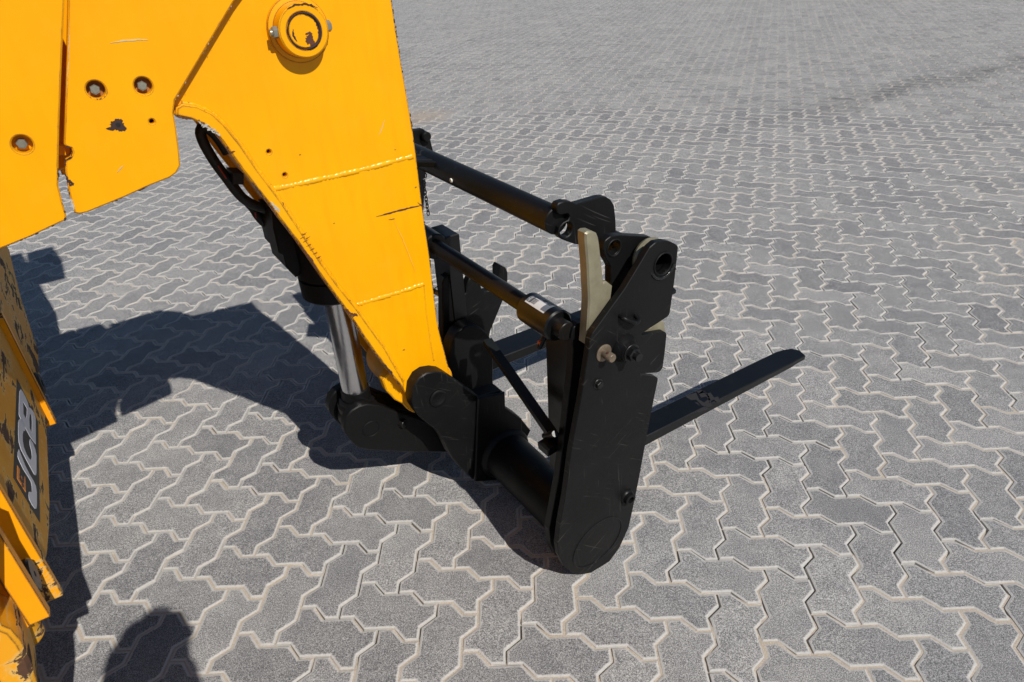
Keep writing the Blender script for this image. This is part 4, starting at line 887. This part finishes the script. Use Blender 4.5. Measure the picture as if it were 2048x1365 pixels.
bl, co = fork(0.100, 'nearer black fork, its rounded tip reaching out to the right past the end plate')
# sticker on the nearer collar
def patch(name, a0, a1, y0, y1, r, m, parent, n=8):
    V = []; Fc = []
    for k in range(n + 1):
        a = math.radians(a0 + (a1 - a0) * k / n)
        for y in (y0, y1): V.append((SA[0] + r * math.cos(a), y, SA[1] + r * math.sin(a)))
    for k in range(n): Fc.append((2 * k, 2 * k + 1, 2 * k + 3, 2 * k + 2))
    return build(name, V, Fc, m, parent, smooth=60)
sk_ = patch('label_sticker', 60, 128, 0.122, 0.196, 0.0379, STICKG, co)
patch('label_panel', 92, 122, 0.140, 0.180, 0.0381, STICK, sk_, 4)
patch('label_panel', 122, 127.5, 0.123, 0.195, 0.0381, STICK, sk_, 2)
patch('label_panel', 62, 66, 0.123, 0.195, 0.0381, STICK, sk_, 2)
y = 0.164
for k in range(9):
    wk = random.choice((0.0008, 0.0012, 0.0018)); patch('barcode_bar', 95, 120, y, y + wk, 0.0383, INK, sk_, 3); y += wk + random.choice((0.0008, 0.0012))
for k in range(4): patch('print_line', 72 + k * 5, 74.5 + k * 5, 0.127 + k * 0.001, 0.147 - (k % 2) * 0.006, 0.0383, INK, sk_, 1)
for k in range(6): patch('print_line', 94 + k * 4.4, 95.7 + k * 4.4, 0.184, 0.193 - (k % 3) * 0.002, 0.0383, STICK, sk_, 1)
patch('print_square', 74, 88, 0.150, 0.160, 0.0383, INK, sk_, 2)
# latch pin under the collar
tube('latch_pin', [(-0.0475,0.16,0.6651),(-0.058,0.16,0.6528),(-0.0715,0.16,0.6348)], 0.007, RUBBER, None, 10, 0)
V, Fc = box_geo([(-0.0681,0.16,0.6485)][0], (0.003, 0, 0), (0, 0.004, 0), (0, 0, 0.005)); build('latch_tab', V, Fc, simple('orange_plastic', (0.5, 0.09, 0.01), 0.5), None, 0)
# dusty boot tread on the blade
zt_ = 0.222 + 0.040 - 0.016 * 0.28
tread = [[(0.517,0.1601),(0.513,0.1406),(0.5278,0.1387),(0.517,0.1151),(0.5299,0.1115),(0.5157,0.0911),(0.5052,0.093),(0.5095,0.1083),(0.4949,0.1103),(0.5024,0.1327),(0.4873,0.1381),(0.4964,0.1566)],
         [(0.4583,0.1701),(0.4944,0.1646),(0.4754,0.1347),(0.4758,0.1157),(0.4959,0.1189),(0.483,0.0917),(0.4675,0.0945),(0.4605,0.1091),(0.4685,0.14),(0.4466,0.1507)],
         [(0.444,0.1402),(0.4611,0.1271),(0.4516,0.1007),(0.4641,0.0971),(0.4655,0.087),(0.4269,0.0928),(0.4261,0.1113)],
         [(0.5,0.17),(0.5177,0.1628),(0.5129,0.1503),(0.4957,0.1539)]]
for k in range(7):
    a = (1407 + k * 3.0, 783 + k * 5.2)
    pass
for q in tread:
    q = q if area(q) > 0 else q[::-1]
    slab('boot_print', q, zt_ - 0.0001, 0.0005, DUSTY, bl, bev=0.0)
for q in ([(0.5181,0.1592),(0.519,0.152),(0.5125,0.1441),(0.5117,0.1512)], [(0.5163,0.1476),(0.5171,0.1405),(0.5108,0.1327),(0.5099,0.1397)], [(0.5103,0.1362),(0.5112,0.1291),(0.5048,0.1214),(0.504,0.1283)], [(0.5033,0.1257),(0.5041,0.1188),(0.4979,0.1111),(0.497,0.118)], [(0.4945,0.1137),(0.4972,0.1085),(0.4898,0.1018),(0.4871,0.107)], [(0.4068,0.1082),(0.4158,0.1072),(0.418,0.0996),(0.4061,0.0998)], [(0.4231,0.1046),(0.43,0.1053),(0.4235,0.0953),(0.4185,0.0962)]):
    q = q if area(q) > 0 else q[::-1]
    slab('boot_print', q, zt_ - 0.0001, 0.0005, DUSTY, bl, bev=0.0)
fork(0.672, 'farther black fork, seen between the stop arm and the nearer fork')

# ------------------------------------------------------------------ the photographer, standing behind the camera; only the shadow falls into the picture
def person():
    hd = Vector((F.x, F.y, 0)).normalized(); rt = Vector((R.x, R.y, 0)).normalized(); c0 = Vector(camo.location)
    def W(right, back, z): return Vector((c0.x, c0.y, 0)) + rt * right - hd * back + Vector((0, 0, z))
    root = bpy.data.objects.new('person', None); COL.objects.link(root); root.location = W(0, 0.22, 0)
    root['label'] = 'person in dark clothes photographing the machine with both arms raised'; root['category'] = 'person'
    J = {}; VV, EE, RR = [], [], []
    def j(n, p, r, par=None):
        J[n] = len(VV); VV.append(tuple(p - root.location)); RR.append(r)
        if par: EE.append((J[par], J[n]))
    j('pelvis', W(0, .24, .84), .14); j('waist', W(0, .24, .98), .125, 'pelvis'); j('chest', W(0, .20, 1.13), .15, 'waist'); j('neck0', W(0, .19, 1.25), .08, 'chest'); j('neck', W(0, .165, 1.31), .056, 'neck0')
    for s_, k in ((-1, 'l'), (1, 'r')):
        j('sh' + k, W(s_ * .14 - .05, .20, 1.19), .07, 'chest'); j('el' + k, W(s_ * .06 - .08, .10, 1.07), .05, 'sh' + k); j('wr' + k, W(s_ * .05 - .03, .05, 1.36), .034, 'el' + k)
        j('hip' + k, W(s_ * .09, .24, .76), .092, 'pelvis'); j('kn' + k, W(s_ * .11, .22, .44), .06, 'hip' + k); j('an' + k, W(s_ * .12, .26, .09), .042, 'kn' + k); j('toe' + k, W(s_ * .14, .10, .04), .036, 'an' + k)
    me = bpy.data.meshes.new('clothed_body'); me.from_pydata(VV, EE, []); me.update()
    bo = bpy.data.objects.new('clothed_body', me); COL.objects.link(bo); bo.parent = root
    sk = bo.modifiers.new('skin', 'SKIN'); bo.modifiers.new('sub', 'SUBSURF').render_levels = 2; bo.modifiers['sub'].levels = 2
    for v_, r in zip(me.skin_vertices[0].data, RR): v_.radius = (r, r)
    me.skin_vertices[0].data[0].use_root = True; sk.use_smooth_shade = True
    me.materials.append(simple('dark_cotton', (0.03, 0.033, 0.045), 0.85))
    skin_ = simple('skin', (0.45, 0.26, 0.18), 0.5, 0, 0.08); hair = simple('dark_hair', (0.012, 0.01, 0.009), 0.6)
    def blobm(name, c, sc, m, fn=None):
        bm = bmesh.new(); bmesh.ops.create_uvsphere(bm, u_segments=28, v_segments=20, radius=1)
        for v_ in bm.verts:
            q = Vector(v_.co)
            if fn: q = fn(q)
            v_.co = c + rt * q.x * sc[0] - hd * q.y * sc[1] + Vector((0, 0, q.z * sc[2])) - root.location
        me_ = bpy.data.meshes.new(name); bm.to_mesh(me_); bm.free(); me_.materials.append(m); me_.polygons.foreach_set('use_smooth', [True] * len(me_.polygons))
        o_ = bpy.data.objects.new(name, me_); COL.objects.link(o_); o_.parent = root; return o_
    hc_ = W(-.02, .135, 1.41)
    def face(q):
        k = 1 - 0.22 * max(0, -q.z) * (1 if q.y < 0.2 else 0.4); x, y, z = q.x * k, q.y, q.z
        if y < -0.5:                                            # front: brow, eye hollows, nose, mouth
            y -= 0.22 * math.exp(-(x / .13) ** 2 - ((z + .12) / .2) ** 2)
            y += 0.10 * (math.exp(-((abs(x) - .33) / .16) ** 2 - ((z - .08) / .12) ** 2))
            y -= 0.05 * math.exp(-(x / .28) ** 2 - ((z + .52) / .08) ** 2)
        return Vector((x, y, z))
    blobm('head', hc_, (.074, .095, .112), skin_, face)
    blobm('hair', hc_ + Vector((0, 0, .012)) - hd * .008, (.079, .098, .112), hair, lambda q: Vector((q.x, q.y if q.y > -0.35 or q.z > .45 else -0.35, max(q.z, -0.25))))
    for s_ in (-1, 1): blobm('ear', hc_ + rt * s_ * .076 - Vector((0, 0, .005)), (.012, .02, .03), skin_)
    for s_ in (-1, 1):
        w0 = W(s_ * .05 - .03, .05, 1.36); ang = Vector((0, 0, 1))
        V, Fc = [], []
        tube_geo([tuple(w0 - root.location), tuple(w0 + rt * -s_ * .004 + hd * .004 + ang * .05 - root.location), tuple(w0 + rt * -s_ * .008 + ang * .09 - root.location)], [.024, .034, .030], 12, V, Fc)
        for k in range(4):
            b_ = w0 + rt * (-s_ * .004) + hd * (.018 - k * .012) + ang * (.085 - 0.004 * abs(k - 1))
            ln = (.032, .036, .034, .027)[k]
            tube_geo([tuple(p - root.location) for p in (b_, b_ + ang * ln * .7 - rt * s_ * .006, b_ + ang * ln - rt * s_ * .026, b_ + ang * (ln - .012) - rt * s_ * .044)], [.0095, .009, .0082, .007], 8, V, Fc)
        b_ = w0 - hd * .02 + ang * .045
        tube_geo([tuple(p - root.location) for p in (b_, b_ - rt * s_ * .022 - hd * .008 + ang * .02, b_ - rt * s_ * .042 - hd * .006 + ang * .03)], [.012, .010, .008], 8, V, Fc)
        me_ = bpy.data.meshes.new('hand'); me_.from_pydata(V, [], Fc); me_.materials.append(skin_); me_.polygons.foreach_set('use_smooth', [True] * len(me_.polygons))
        o_ = bpy.data.objects.new('hand', me_); COL.objects.link(o_); o_.parent = root
    # the camera in the hands, just behind the viewpoint
    cb = bpy.data.objects.new('handheld_camera', None); COL.objects.link(cb); cb.location = W(0, .05, 1.40)
    cb['label'] = 'black hand-held camera gripped by the photographer'; cb['category'] = 'camera'
    def cbox(name, c, sx, sy, sz, m):
        V, Fc = box_geo(c - cb.location, rt * sx, hd * sy, Vector((0, 0, sz))); me_ = bpy.data.meshes.new(name); me_.from_pydata(V, [], Fc); me_.materials.append(m)
        o_ = bpy.data.objects.new(name, me_); COL.objects.link(o_); o_.parent = cb; mm = o_.modifiers.new('bevel', 'BEVEL'); mm.width = .006; mm.segments = 3; return o_
    cbox('camera_body', W(.012, .04, 1.455), .05, .02, .046, RUBBER); cbox('viewfinder', W(.012, .05, 1.508), .026, .024, .014, RUBBER); cbox('grip', W(.04, .03, 1.455), .014, .014, .035, RUBBER)
person()
